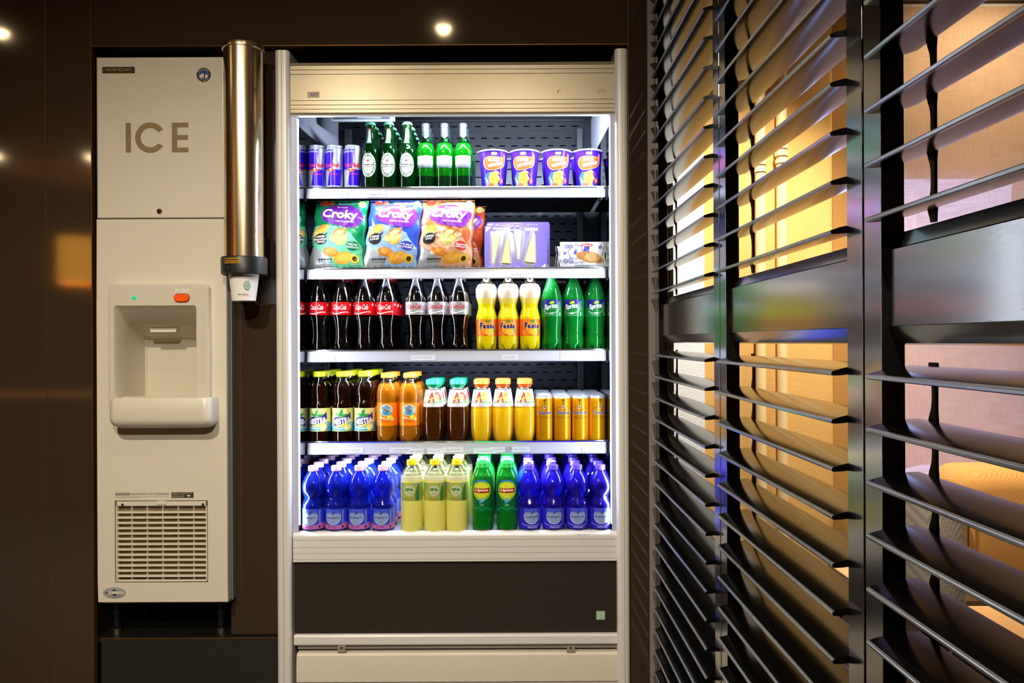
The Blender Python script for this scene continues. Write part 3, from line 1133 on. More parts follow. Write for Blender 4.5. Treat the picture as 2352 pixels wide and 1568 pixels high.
# recess: sloping visor then ceiling
last = loops[-1][0]
zt1, zt2, zt3 = oz1 - .012, zi(741), zi(741) - .043
for y, zt, inset in ((YI - .010, oz1 - .006, .003), (YI + .035, zt2, .006), (YI + .045, zt2 - .003, .006), (YI + .145, zt3, .010), (YI + .152, zt3 - .010, .016)):
    pts = []
    for (x, z) in last:
        f = (z - oz0) / (oz1 - oz0)
        zlow = oz0 - (.0 if y < YI else .045)
        pts.append(bm.verts.new((ox0 + inset + (x - ox0) / (ox1 - ox0) * (ox1 - ox0 - 2 * inset), y, zlow + f * (zt - zlow))))
    rows.append(pts)
n = len(rows[0])
for a_, b_ in zip(rows, rows[1:]):
    for k in range(n):
        bm.faces.new([a_[k], a_[(k + 1) % n], b_[(k + 1) % n], b_[k]])
bm.faces.new(rows[-1])
hs = ip(finish('dispenser_surround', bm, MOULD, angle=32))
# chute
bm = bmesh.new()
zc = zt2 - .020
prism(bm, [(xi(342, YI + .06), zc + .012), (xi(407, YI + .06), zc + .012), (xi(403, YI + .06), zc - .007), (xi(345, YI + .06), zc - .007)], YI + .062, YI + .10, 'y')
ip(finish('ice_chute', bm, mat('chute_white', (236, 228, 206), .4), smooth=False), hs)
a = Art()
gc = (226, 218, 200)
a.stroke([(-.0085, .006), (-.006, .004), (-.004, -.006), (.004, -.006), (.006, .004), (.0085, .006)], .0006, gc, 1)
a.stroke([(-.003, -.004), (.003, .001)], .0007, gc, 1).stroke([(-.003, .001), (.003, -.004)], .0007, gc, 1)
for k in range(4):
    a.rect(-.0045 + k * .0024, -.0028 + k * .0024, .002 + .001 * (k % 2), .0058, gc, 1)
fy = lambda u, v, l: (xi(367, 2.3) + u, YI + .0105 - .0008 - (v / .05) * .045, zi(722, 2.30) + v * .9 + .0)
ip(a.build('no_glass_symbol', lambda u, v, l: (xi(368, 2.3) + u, YI + .0105 - v * .75 - .0012, zi(722, 2.30) + v + .001)), hs)
# drip tray: hollow rounded trough
bm = bmesh.new()
tx0, tx1 = xi(247.5, 2.235), xi(483, 2.235)
ztop, zbot = zz(914, 2.235, 370), zz(985, 2.235, 370)
YT = 2.228


def tray_loop(ix, y0, y1, z, r):
    out = []
    x0, x1 = tx0 + ix, tx1 - ix
    for cx, cy, a in ((x1 - r, y1, 0), (x0 + r, y1, 90), (x0 + r, y0 + r, 180), (x1 - r, y0 + r, 270)):
        for k in range(6):
            t = R(a + 90 * k / 5)
            if a in (0, 90):
                out.append((x1 if a == 0 else x0, y1, z))
            else:
                out.append((cx + r * math.cos(t), cy + r * math.sin(t), z))
    return out


hh = ztop - zbot
LL = []
for t in range(0, 91, 15):
    s_, c_ = math.sin(R(t)), math.cos(R(t))
    LL.append(tray_loop(.010 * (1 - s_) + .016 * (1 - s_), YT + .034 * (1 - s_), YI + .002, zbot + .030 * (1 - c_), .022))
LL += [tray_loop(0, YT, YI + .002, zbot + hh * .6, .022), tray_loop(.001, YT + .004, YI + .002, ztop - .006, .022), tray_loop(.003, YT + .008, YI + .002, ztop, .020),
       tray_loop(.008, YT + .013, YI + .030, ztop, .018), tray_loop(.012, YT + .016, YI + .030, ztop - .006, .016), tray_loop(.02, YT + .03, YI + .030, ztop - .05, .012)]
rows = [[bm.verts.new(p) for p in lp] for lp in LL]
n = len(rows[0])
for a_, b_ in zip(rows, rows[1:]):
    for k in range(n):
        f = [a_[k], a_[(k + 1) % n], b_[(k + 1) % n], b_[k]]
        if (f[0].co - f[1].co).length < 1e-6 and (f[2].co - f[3].co).length < 1e-6:
            continue
        bm.faces.new(f)
bm.faces.new(rows[0][::-1])
bm.faces.new(rows[-1])
bmesh.ops.remove_doubles(bm, verts=bm.verts, dist=1e-5)
ip(finish('drip_tray', bm, MOULD, angle=40))
# button, light, words
bm = bmesh.new()
prism(bm, rr_loop(xi(401, 2.277, 684), xi(434.5, 2.277, 684), zi(692.5, 2.277, 418), zi(675.5, 2.277, 418), .0105), YI - .029, YI - .022, 'y')
bmesh.ops.bevel(bm, geom=[e for e in bm.edges if e.verts[0].co.y < YI - .028 and e.verts[1].co.y < YI - .028], offset=.002, segments=3, affect='EDGES')
ip(finish('push_button', bm, mat('orange_button', (238, 84, 14), .3, emit=.15, ec=(238, 84, 14)), angle=50), hs)
bm = bmesh.new()
prism(bm, rr_loop(xi(399.6, 2.277, 684), xi(436, 2.277, 684), zi(694, 2.277, 418), zi(674, 2.277, 418), .0120), YI - .0245, YI - .022, 'y')
ip(finish('button_bezel', bm, mat('button_bezel', (120, 60, 30), .4)), hs)
bm = bmesh.new()
bmesh.ops.create_uvsphere(bm, u_segments=20, v_segments=10, radius=.0062, matrix=Matrix.Translation((xi(308, 2.277, 684), YI - .023, zi(684, 2.277, 307))) @ Matrix.Scale(.6, 4, (0, 1, 0)))
ip(finish('power_light', bm, mat('green_lens', (10, 150, 110), .15, emit=.9, ec=(0, 190, 130))), hs)
a = Art()
a.text('PUSH', xi(418, 2.277, 666), zi(667, 2.277, 417), .0125, (240, 236, 226), 1, .03, 0, .041)
ip(a.build('push_word', on_plane(0, YI - .0228, 0)), hs)
a = Art()
a.text('POWER', xi(307.5, 2.277, 669), zi(669.5, 2.277, 307), .0056, (232, 226, 212), 1, 0, 0, .029)
ip(a.build('power_word', on_plane(0, YI - .0228, 0)), hs)
# instructions and stickers
a = Art()
a.rect(-.0215, .0215, -.0032, .0032, (70, 60, 44), 1).text('IMPORTANT', 0, 0, .0036, (226, 214, 190), 2, .04, 0, .039)
a.text('CLEAN AIR FILTER AT LEAST TWICE PER MONTH', .0245, 0, .0040, (84, 74, 58), 1, .025, 0, .117, align=0)
a.text('Refer to the instruction label on the unit or the instruction manual for proper air filter', -.0215, -.0068, .0032, (110, 98, 78), 1, 0, 0, .163, align=0)
a.text('cleaning and other maintenance required.', -.0215, -.0112, .0032, (110, 98, 78), 1, 0, 0, .080, align=0)
a.rect(.148, .2145, -.0125, .0048, (70, 62, 46), 1)
for k, s_ in enumerate(('REMOVE THE LOUVER FOR', 'ACCESS TO THE', 'POWER SWITCH.')):
    a.text(s_, .151, .0018 - k * .0056, .0036, (190, 178, 150), 2, .01, 0, (.060, .036, .036)[k], align=0)
a.poly([(.194, -.004), (.2065, -.004), (.200, -.0105)], (226, 216, 196), 2)
ip(a.build('instruction_print', on_plane(xi(281.5, py=1134), YI, zi(1134, px=281), .00008)), lo)
a = Art()
a.ell(0, 0, .0345, .0165, (120, 118, 118), 1, 36).ell(0, 0, .0335, .0155, (164, 162, 162), 2, 36)
a.poly([(-.008, .006), (0, .0115), (.008, .006)], (24, 22, 22), 3).poly([(-.008, -.004), (0, -.0095), (.008, -.004)], (24, 22, 22), 3)
a.text('H', -.0235, .0008, .0082, (24, 22, 22), 4, .03, 0, .007).text('OBEKA', .0055, .0008, .0078, (236, 232, 190), 4, .03, 0, .044)
a.rect(.004, .026, -.0062, -.0054, (24, 22, 22), 3)
a.text('Tel.: 023 - 56 22 500', 0, -.0092, .0030, (50, 46, 46), 4, 0, 0, .040).text('www.hobeka.nl', 0, -.0132, .0020, (50, 46, 46), 4, 0, 0, .022)
ip(a.build('service_sticker', on_plane(xi(263, py=1361), YI, zi(1361, px=259), .0002)), lo)
# louvre grille
gm = bmesh.new()
gw = .004
for (x0, x1, z0, z1) in ((gx0 + .003, gx0 + .003 + gw, gz0 + .003, gz1 - .003), (gx1 - .003 - gw, gx1 - .003, gz0 + .003, gz1 - .003), (gx0 + .003, gx1 - .003, gz0 + .003, gz0 + .003 + gw), (gx0 + .003, gx1 - .003, gz1 - .017, gz1 - .003)):
    box(gm, x0, x1, YI + .001, YI + .014, z0, z1, .001, 1)
gr = ip(finish('air_grille', gm, CREAM, angle=30))
zz0, zz1 = gz0 + .007, gz1 - .017
for k in range(14):
    zc = zz1 - (zz1 - zz0) * k / 14
    bm = bmesh.new()
    prism(bm, [(YI + .001, zc - .0005), (YI + .001, zc - .0058), (YI + .003, zc - .0062), (YI + .013, zc - .0030), (YI + .013, zc - .0015), (YI + .003, zc)], gx0 + .006, gx1 - .006, 'x')
    if k:
        ip(finish('louvre', bm, CREAM, smooth=False), gr)
    else:
        bm.free()
bm = bmesh.new()
for k in range(1, 6):
    x = gx0 + (gx1 - gx0) * k / 6 + .002
    box(bm, x - .0008, x + .0008, YI + .004, YI + .016, zz0, zz1)
ip(finish('grille_ribs', bm, CREAM, smooth=False), gr)
ip(obox('filter', gx0 - .002, gx1 + .002, YI + .017, YI + .022, gz0 - .002, gz1 + .002, mat('filter_tan', (128, 112, 80), .8)), gr)
ip(obox('latch', xi(360, py=1155), xi(382, py=1155), YI - .002, YI + .004, zi(1159), zi(1150), CREAM, bev=.0012), gr)
for px in (281, 466):
    ip(obox('clip_slot', xi(px, py=1158) - .0035, xi(px, py=1158) + .0035, YI + .0003, YI + .0012, zi(1161), zi(1156), BLACK), gr)
ip(obox('base_plate', ia + .008, ib - .002, YI + .018, YI + .3, zi(1389), zi(1380), mat('galvanised', (176, 180, 168), .35, metal=.6, bump=(60, .2, .001, (1, 1, 1)))))
for px in (269, 508):
    for y in (YI + .09, YI + .27):
        bm = bmesh.new()
        X = xx(px, YI + .09, 1440)
        lathe(bm, [(.020, zi(1392)), (.018, zi(1405)), (.011, zi(1425, YI + .09)), (.0095, zi(1438, YI + .09))], 18, X, y)
        ft = ip(finish('leg', bm, mat('black_plastic_leg', (20, 20, 22), .4)))
        bm = bmesh.new()
        lathe(bm, [(.0115, zSill - .003), (.0115, zi(1441, YI + .09))], 8, X, y)
        ip(finish('levelling_foot', bm, mat('zinc_foot', (150, 140, 120), .3, metal=.9)), ft)

# ================================================================== CUP DISPENSER AND CUP
YC = 2.262
xc = xx(560, YC, 350)
cxl = lambda py: xx(558.5 + (py - 105) * .003, YC, py)
cd = empty('cup_dispenser', (xc, YC, zz(632, YC, 562)), 'brushed steel cup dispenser tube mounted between the ice maker and the fridge', 'cup dispenser')
z0, z1 = 0, zz(592, YC, 562) - zz(632, YC, 562)
ztp = zz(108, YC, 560) - zz(632, YC, 562)
STEEL = mat('brushed_steel', (228, 208, 170), .24, metal=1, bump=(180, .08, .0004, (1, 1, .02)))
bm = bmesh.new()
lathe(bm, [(.0565, z1 - .01), (.0565, ztp - .012)], 56, cap=(True, False))
finish('tube', bm, STEEL, cd, angle=50)
bm = bmesh.new()
lathe(bm, [(.0570, ztp - .014), (.0605, ztp - .013), (.0612, ztp - .003), (.0600, ztp), (.0, ztp + .001)], 56, cap=(False, False))
finish('lid', bm, STEEL, cd, angle=40)
bm = bmesh.new()
lathe(bm, [(.050, .003), (.0615, .0), (.0655, .003), (.0665, z1 - .004), (.0645, z1), (.0566, z1 + .0005)], 56, cap=(False, False))
lathe(bm, [(.050, .003), (.050, z1)], 56, cap=(False, False))
cl = finish('collar', bm, mat('black_collar', (30, 31, 32), .38), cd, angle=40)
a = Art()
a.rrect(-.0245, .0245, -.0082, .0082, .0015, mat('gold_foil', (224, 178, 62), .25, metal=.6), 1)
a.text('SAN JAMAR', 0, .0022, .0058, (18, 14, 12), 2, .05, 0, .043).rect(-.021, .022, -.0024, -.0014, (150, 40, 20), 2)
a.text('beverage systems', 0, -.0050, .0032, (60, 42, 14), 2, .02, 0, .040)
cz = z1 * .72
o = a.build('maker_sticker', lambda u, v, l: (.0668 * math.sin((u - .0155) / .0665) * (1 + .004 * l), -.0668 * math.cos((u - .0155) / .0665) * (1 + .004 * l), cz + v), cl)
bm = bmesh.new()
bmesh.ops.create_uvsphere(bm, u_segments=12, v_segments=8, radius=.0028, matrix=Matrix.Translation((-.026, -.0612, z1 * .34)))
finish('screw', bm, mat('zinc_screw', (120, 116, 108), .3, metal=.9), cl)
obox('wall_bracket', -.03, .045, .045, D + .03 - YC, .0, .12, mat('black_bracket', (24, 24, 24), .4), cd)
cp = empty('paper_cup', (xx(560.5, YC, 690), YC, zz(691, YC, 560)), 'white paper cup hanging out of the bottom of the steel cup dispenser', 'cup')
cr = rad_at([(.0335, 0), (.0465, .105)])
bm = bmesh.new()
lathe(bm, [(.0322, .004), (.0335, 0), (.0465, .105), (.0478, .106), (.0478, .110), (.0455, .109), (.0325, .005)], 40, cap=(True, False))
PAP = mat('paper_cup_white', (244, 240, 232), .5)
finish('cup_wall', bm, PAP, cp)
a = Art()
a.text('Reuse & Recycle', .022, .071, .006, (40, 40, 44), 1, 0, .4, .036)
a.text('www.reuse.com', .010, .017, .0046, (50, 48, 46), 1, 0, 0, .034)
a.ring(.024, .042, .0078, .0095, .0022, (120, 168, 156), 1).ell(.024, .042, .0052, .0065, (150, 190, 180), 1, 16).ring(.024, .043, .0108, .0125, .0009, (110, 160, 150), 1, a0=R(60), a1=R(300))
for k in range(18):
    t = R(70 + k * 13)
    a.ell(.024 + .0115 * math.cos(t), .043 + .0133 * math.sin(t), .0011, .0011, (110, 160, 150), 1, 6)
a.build('print', on_lathe(cr, .04), cp)

# ================================================================== SHUTTERS
SH = mat('black_satin_shutter', (12, 11, 11), .24, coat=1, spec=.5, bump=(60, .04, .0003, (1, 1, .1)))
SHL = mat('black_satin_louvre', (9, 8, 7), .17, coat=0, spec=.1, bump=(50, .02, .0003, (1, .1, 1)))
XS = .440
FD = 1172.0
joints = [(2.326, 1.616), (1.611, .9555), (.9515, .30)]
zc_up = [.1475 + .0645 * k for k in range(16)]
zc_dn = [-.0385 - .0632 * k for k in range(16)]
nmS = ['black slatted shutter panel nearest the fridge wall', 'middle black slatted shutter panel, between the two others', 'black slatted shutter panel nearest the viewer, in front of the armchair']


def louvre(y0, y1, name, par):
    bm = bmesh.new()
    W_ = .033
    half = [(W_ - .0002, .0014), (W_ - .0012, .0026), (W_ - .004, .0032), (.020, .0044), (.010, .0049), (0, .0050), (-.010, .0049), (-.020, .0044), (-W_ + .004, .0032), (-W_ + .0012, .0026), (-W_ + .0002, .0014)]
    pts = half + [(x, -z) for x, z in half[::-1]]
    fs = prism(bm, pts, y0, y1, 'y')
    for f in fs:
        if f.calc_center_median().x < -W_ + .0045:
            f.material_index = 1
    return finish(name, bm, [SHL, mat('louvre_edge_sheen', (150, 155, 160), .24, metal=.7)], par, angle=30)  # lighter metallic front edge paints in the fridge light glancing off the slats


for i, (ya, yb_) in enumerate(joints):
    sp_ = empty('shutter_panel', (XS, (ya + yb_) / 2, .06), nmS[i], 'shutter', 'black shutter panels')
    y0l, y1l = yb_ - sp_.location.y, ya - sp_.location.y
    zo = sp_.location.z
    ST = .045
    for a_, b_ in ((y1l - ST, y1l), (y0l, y0l + ST)):
        obox('stile', 0, .028, a_, b_, 0, 2.42, SH, sp_, bev=.0015, seg=2)
    ztop_, zbot_ = H + zc_up[-1] + .03 - zo, H + zc_dn[-1] - .03 - zo
    obox('top_rail', .004, .026, y0l + ST, y1l - ST, ztop_, 2.42, SH, sp_, bev=.002)
    obox('bottom_rail', .004, .026, y0l + ST, y1l - ST, 0, max(zbot_, .03), SH, sp_, bev=.002)
    bm = bmesh.new()
    zm = H - zo
    prism(bm, [(.008, zm + .0165), (.008, zm + .106), (.009, zm + .1075), (.014, zm + .1085), (.018, zm + .126), (.026, zm + .128), (.026, zm - .006), (.018, zm - .004), (.012, zm + .008), (.009, zm + .0155)], y0l + ST, y1l - ST, 'y')
    finish('middle_rail', bm, SH, sp_, angle=25)
    first = None
    for zc in zc_up + zc_dn:
        if first is None:
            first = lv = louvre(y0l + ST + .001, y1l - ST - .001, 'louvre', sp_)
        else:
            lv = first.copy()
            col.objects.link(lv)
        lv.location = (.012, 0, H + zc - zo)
        lv.rotation_euler = (0, R(-10), 0)
    rod = None
    for zs0, zs1, zl in ((zc_up[0], zc_up[-1], zc_up), (zc_dn[-1], zc_dn[0], zc_dn)):
        bm = bmesh.new()
        yr = y1l - ST - .028
        za, zb_2 = H + zs0 - zo - .012, H + zs1 - zo + .012
        n_ = int((zb_2 - za) / .004)
        L_, R_ = [], []
        for k in range(n_ + 1):
            zq = za + (zb_2 - za) * k / n_
            d_ = min(abs(zq - .006 - (H + zc - zo)) for zc in zl)
            L_.append((yr + .0035 + .0075 * math.exp(-(d_ / .013) ** 2), zq))
            R_.append((yr - .0045 - .0015 * math.exp(-(d_ / .008) ** 2), zq))
        prism(bm, L_ + R_[::-1], .0455, .0490, 'x')
        finish('tilt_rod', bm, mat('tilt_rod_black', (16, 14, 13), .4), sp_)

# ================================================================== GOODS
Y1 = 2.468
RED = (214, 18, 26)
WHT = (244, 244, 244)
ALT = mat('can_aluminium', (190, 202, 220), .28, metal=.45, coat=.4)
ROWW = ['foremost', 'second', 'third', 'fourth', 'fifth', 'sixth', 'rearmost']


def liquid(name, c, trans=.6, rough=.04, ior=1.34, bump=None):
    return mat(name, c, rough, coat=.5, trans=trans, ior=ior, spec=.6, bump=bump)


def root(name, cat):
    o = bpy.data.objects.new(name, None)
    o.empty_display_size = .02
    col.objects.link(o)
    o['category'] = cat
    return o


def part_lathe(name, prof, m, par, seg=28, zcut=(), mod=None, cap=(True, True), angle=50):
    bm = bmesh.new()
    lathe(bm, prof, seg, zcut=zcut, mod=mod, cap=cap)
    return finish(name, bm, m, par, angle=angle)


def screw_cap(par, z0, z1, r, c, ribs=40, name='cap'):
    def mod(rr, z, a):
        return (rr * (1 - .018 * (math.cos(a * ribs / 2) > 0)) if z0 + .002 < z < z1 - .0015 else rr, 0)
    prof = [(r * .97, z0), (r, z0 + .001), (r, z0 + .003), (r * .985, z0 + .0035), (r * .985, z1 - .002), (r * .95, z1 - .0006), (r * .86, z1)]
    return part_lathe(name, prof, mat('cap_%d_%d_%d' % c, c, .32, spec=.5), par, seg=ribs, angle=40)


def stock(make, cols, base, colnames, group, zshelf, y0=Y1, sc_=1., dy=.062, py=None, rzs=None, jit=.0012, rowfix=None):
    """cols: (px, rows). builds one, then copies it with all its parts"""
    proto = make()
    proto.scale = (sc_,) * 3
    km = kid_map(proto)
    rnd = random.Random(hash(group) % 1000 if False else len(group) * 7)
    first = True
    for ci, (px, rows) in enumerate(cols):
        for r in range(rows):
            o = proto if first else copy_tree(proto, None, km)
            first = False
            x = xx(px, y0, py if py else zz_to_py(zshelf + .08, y0))
            o.location = (x + (rnd.uniform(-jit, jit) if r else 0), y0 + dy * r + (rnd.uniform(-jit, jit) if r else 0), zshelf)
            o.rotation_euler = (0, 0, R((rzs[ci] if rzs else 0) + (rnd.uniform(-14, 14) if r else rnd.uniform(-2, 2))))
            o['label'] = '%s, %s in the row %s' % (base, ROWW[r] if r < rows - 1 or rows < 3 else 'rearmost', colnames[ci])
            o['group'] = group
    return proto


def zz_to_py(z, Y):
    return 784 - (z - H) * F / Y


# ---------------- energy drink can
def energy_can():
    o = root('energy_drink_can', 'can')
    prof = [(.0235, 0), (.0245, .001), (.0262, .004), (.0265, .007), (.0265, .121), (.0258, .126), (.0238, .131), (.0236, .134), (.0242, .1355), (.0236, .1362), (.0225, .1345)]
    part_lathe('can_body', prof, ALT, o, angle=60)
    rf = rad_at(prof)
    a = Art()
    BL = mat('can_blue', (58, 24, 226), .22, metal=.35)
    for k in (-1, 0):
        s = .0833 * k + .0
        a.poly([(s - .0326, .122), (s + .009, .122), (s + .0015, .0615), (s - .0401, .0615)], BL, 1)
        a.poly([(s - .0060, .0615), (s + .0357, .0615), (s + .0269, .006), (s - .0147, .006)], BL, 1)
    a.rect(-.083, .083, .116, .1175, (196, 206, 226), 2).rect(-.083, .083, .1135, .1145, (196, 206, 226), 2)
    a.rect(-.083, .083, .0085, .0125, (190, 200, 224), 2)
    a.text('Taurine Caffeine Vitamins', .0, .0105, .002, (90, 90, 140), 3, 0, 0, .040)
    for k in (0, .0833):
        a.text('Red Bull', k + .001, .0745, .0125, (232, 28, 60), 3, .035, 0, .044)
        a.ell(k - .003, .0595, .0052, .0052, (232, 210, 40), 3)
        for s in (-1, 1):
            a.poly([(k - .003 + s * .0005, .0555), (k - .003 + s * .002, .0600), (k - .003 + s * .006, .0640), (k - .003 + s * .010, .0625), (k - .003 + s * .0135, .0580), (k - .003 + s * .016, .0550),
                    (k - .003 + s * .0125, .0555), (k - .003 + s * .010, .0575), (k - .003 + s * .0075, .0550), (k - .003 + s * .004, .0570)], (226, 44, 40), 4)
        a.text('ENERGY DRINK', k + .001, .0475, .0044, (226, 44, 110), 3, .01, 0, .036)
    a.build('can_print', on_lathe(rf, .0265, .0002, .00015), o)
    bm = bmesh.new()
    box(bm, -.005, .005, -.010, .008, .1348, .1356, .0003, 1)
    finish('pull_tab', bm, ALT, o)
    return o


stock(energy_can, [(728, 2), (769, 2), (811, 2)], 'blue and silver energy drink can', ['by the mirrored side', 'between the other two can rows', 'touching the beer bottles'], 'energy drink cans on the top shelf', SHELF[0], sc_=1.06, y0=2.466, dy=.056, rzs=(4, -8, 2))


# ---------------- green beer bottle
GGL = liquid('green_beer_glass', (4, 84, 26), .85, .01)


def beer():
    o = root('beer_bottle', 'bottle')
    prof = catmull([(.0270, 0), (.0290, .003), (.0292, .012), (.0292, .118), (.0285, .130), (.0235, .146), (.0172, .160), (.0150, .175), (.0138, .195), (.0132, .2065), (.0142, .2075), (.0142, .2125), (.0132, .2145)], 3)
    part_lathe('bottle_glass', prof, GGL, o)
    rf = rad_at(prof)
    cap = [(.0166, .2115), (.0160, .2145), (.0150, .2195), (.0120, .2215), (.0001, .2218)]
    part_lathe('crown_cap', cap, mat('crown_green', (120, 212, 170), .3, metal=.4), o, seg=42, mod=lambda r, z, a: (r * (1 + .05 * math.cos(21 * a)) if z < .2185 else r, 0), cap=(True, False))
    a = Art()
    G, c = (14, 104, 66), .078
    a.ell(0, c, .0245, .0385, (236, 240, 240), 1, 36).ell(0, c, .0232, .0370, G, 2, 36).ell(0, c, .0165, .0280, (236, 240, 240), 3, 32).ell(0, c, .0155, .0268, (222, 230, 236), 4, 32)
    a.ring(0, c, .0216, .0352, .0006, (236, 240, 240), 3)
    a.arc('HEINEKEN PILSENER', 0, c, .0197, .0323, .0042, (240, 244, 244), 90, 150, 4, .03).arc('PREMIUM QUALITY', 0, c, .0197, .0323, .0042, (240, 244, 244), 270, 140, 4, .03, up=False)
    a.star(0, c + .014, .0062, (214, 30, 34), 5)
    a.rect(-.0252, .0252, c - .0075, c + .0035, (238, 240, 240), 5).rect(-.0248, .0248, c - .0066, c + .0026, (12, 22, 18), 6)
    a.text('Heineken', 0, c - .0018, .0068, (244, 246, 246), 7, .035, 0, .044)
    a.text('ORIGINAL', 0, c - .0135, .002, (60, 110, 90), 5, 0, 0, .014).text('1873', 0, c - .0175, .004, (120, 150, 190), 5, 0, 0, .013)
    a.build('label', on_lathe(rf, .0292), o)
    a = Art()
    a.poly([(-.006, .150), (.006, .150), (.0045, .198), (-.0045, .198)], mat('neck_foil', (170, 206, 190), .25, metal=.4), 1)
    a.star(0, .1965, .0042, (226, 60, 60), 2)
    a.text('Heineken', 0, .172, .0062, (244, 246, 246), 2, .04, 0, .034, rot=PI / 2)
    a.build('neck_label', on_lathe(rf, .0145), o)
    return o


stock(beer, [(851.5, 5), (893.5, 5), (936, 5)], 'green beer bottle with oval label', ['beside the energy cans', 'in the middle', 'beside the silver-necked bottles'], 'green beer bottles on the top shelf', SHELF[0], y0=2.466, dy=.0615, rzs=(-5, 0, 0))


# ---------------- small wine bottle
def wine():
    o = root('wine_bottle', 'bottle')
    prof = catmull([(.0275, 0), (.0298, .003), (.0300, .012), (.0300, .115), (.0285, .132), (.0220, .150), (.0150, .164), (.0128, .176), (.0125, .190), (.0125, .208)], 3)
    part_lathe('bottle_glass', prof, [liquid('dark_green_wine', (4, 50, 18), .6, .01), liquid('bright_green_wine', (16, 160, 26), .8, .01), clear('green_clear_glass', (150, 235, 170), .1)], o, zcut=(.040, .152))
    rf = rad_at(prof)
    SV = mat('silver_capsule', (64, 76, 84), .25, metal=.6)
    part_lathe('capsule', [(.0131, .172), (.0131, .202), (.0142, .2025), (.0142, .2075), (.0134, .208), (.0136, .2095), (.0136, .2155), (.0125, .2165), (.0001, .2166)], SV, o, cap=(False, False))
    a = Art()
    a.rect(-.0275, .0275, .079, .107, (240, 240, 244), 1)
    a.rect(-.0275, .0275, .0685, .0785, (70, 88, 92), 1).rect(-.0255, .0255, .0745, .0755, (190, 205, 205), 2)
    a.text('Chardonnay', .006, .0925, .003, (214, 216, 224), 2, 0, .4, .018)
    a.build('label', on_lathe(rf, .030), o)
    return o


stock(wine, [(978.5, 4), (1021.5, 4), (1064.5, 4)], 'green wine bottle with blank white label', ['beside the beer', 'in the middle', 'nearest the noodle cups'], 'small wine bottles on the top shelf', SHELF[0], y0=2.466, dy=.0625)


# ---------------- noodle cup
def noodle():
    o = root('noodle_cup', 'cup')
    prof = [(.0335, 0), (.0345, .002), (.0465, .113)]
    k = .89
    prof = [(r * k + .002, z) for r, z in prof]
    VI = mat('cup_violet', (76, 32, 214), .25, coat=.4)
    part_lathe('cup_body', prof, VI, o, seg=40)
    rf = rad_at(prof)
    rt = prof[-1][0]
    part_lathe('rim', [(rt, .1115), (rt + .0022, .1120), (rt + .0026, .1140), (rt + .001, .1158), (rt - .001, .1158)], mat('rim_white', (240, 240, 244), .3), o, seg=40, cap=(False, False))
    bm = bmesh.new()
    lathe(bm, [(rt + .001, .1160), (rt - .003, .1167), (.0001, .1170)], 40, cap=(True, False))
    prism(bm, [(-rt * .95, .006), (-rt - .006, -.004), (-rt - .004, -.010), (-rt * .80, -.020)], .1140, .1150, 'z')
    finish('foil_lid', bm, mat('foil_lid', (235, 236, 242), .25, metal=.3), o)
    a = Art()
    OG = (255, 108, 44)
    a.poly([(-.036, .034), (-.020, .052), (.006, .030), (.020, .003), (-.030, .003)], (72, 120, 240), 1)
    a.poly([(-.033, .052), (-.030, .037), (-.021, .026), (-.015, .003), (-.021, .003), (-.027, .020)], (214, 226, 250), 2)
    blob = catmull([(-.0325, .083), (-.0325, .074), (-.027, .063), (-.017, .056), (.000, .0565), (.015, .061), (.026, .066), (.031, .074), (.0315, .086), (.030, .098), (.0268, .1025), (.027, .0965), (.022, .0925), (.006, .094), (-.014, .0945), (-.026, .091), (-.0325, .083)], 4)[:-1]
    a.poly([(x * 1.05, .079 + (y - .079) * 1.05) for x, y in blob], WHT, 3).poly(blob, OG, 4)
    a.text('GOOD', -.002, .0848, .0115, (96, 70, 190), 5, .05, .12, .033, rot=R(-2))
    a.text('GOOD', -.0025, .0853, .0105, WHT, 6, .05, .12, .031, rot=R(-2))
    a.text('NOODLES', .003, .0715, .0105, (96, 70, 190), 5, .05, .12, .046, rot=R(12))
    a.text('NOODLES', .0025, .0720, .0095, WHT, 6, .05, .12, .044, rot=R(12))
    a.rrect(-.0085, .0065, .099, .107, .002, (236, 232, 244), 3).text('unox', -.001, .1036, .0032, (90, 90, 150), 4, .03, 0, .010).rect(-.0055, .0035, .1003, .1010, (240, 130, 100), 4)
    a.poly([(.012, .050), (.019, .045), (.0235, .0365), (.0215, .0375), (.016, .0435), (.010, .0465)], OG, 5)
    rn = random.Random(5)
    NC = [(250, 226, 110), (244, 214, 84), (255, 238, 150), (236, 196, 70)]
    a.ell(-.0015, .031, .0165, .0205, (240, 206, 80), 4, 20).ell(-.004, .012, .012, .010, (240, 206, 80), 4, 14)
    for k_ in range(44):
        t = rn.uniform(0, 2 * PI)
        q = rn.uniform(0, 1) ** .5
        cx, cy = -.001 + .0195 * q * math.cos(t), .031 + .0225 * q * math.sin(t)
        r0, s0, s1 = rn.uniform(.002, .0048), rn.uniform(0, 6), rn.uniform(2.4, 5)
        a.stroke([(cx + r0 * math.cos(s0 + s1 * i / 8), cy + r0 * .8 * math.sin(s0 + s1 * i / 8)) for i in range(9)], .0014, NC[k_ % 4], 5 + k_ % 3)
    for k_ in range(12):
        a.ell(rn.uniform(-.014, .012), rn.uniform(.016, .046), .0012, .0009, rn.choice([(206, 96, 40), (110, 130, 60), (220, 150, 60)]), 8, 7)
    a.text('kip', -.0115, .0115, .0185, WHT, 8, .06, .25, .021, rot=R(4)).text('kip', -.0115, .0115, .0165, (238, 92, 28), 9, .04, .25, .0195, rot=R(4))
    a.ell(.0235, .0235, .0075, .0095, (236, 190, 200), 6).ell(.0235, .0235, .0068, .0087, (190, 30, 60), 7).ell(.0235, .0235, .0046, .0058, (226, 60, 50), 8, 16).text('3', .0235, .0235, .0082, WHT, 9, .04, 0, .0052)
    a.build('print', on_lathe(rf, .0385, .0002, .00014), o)
    return o


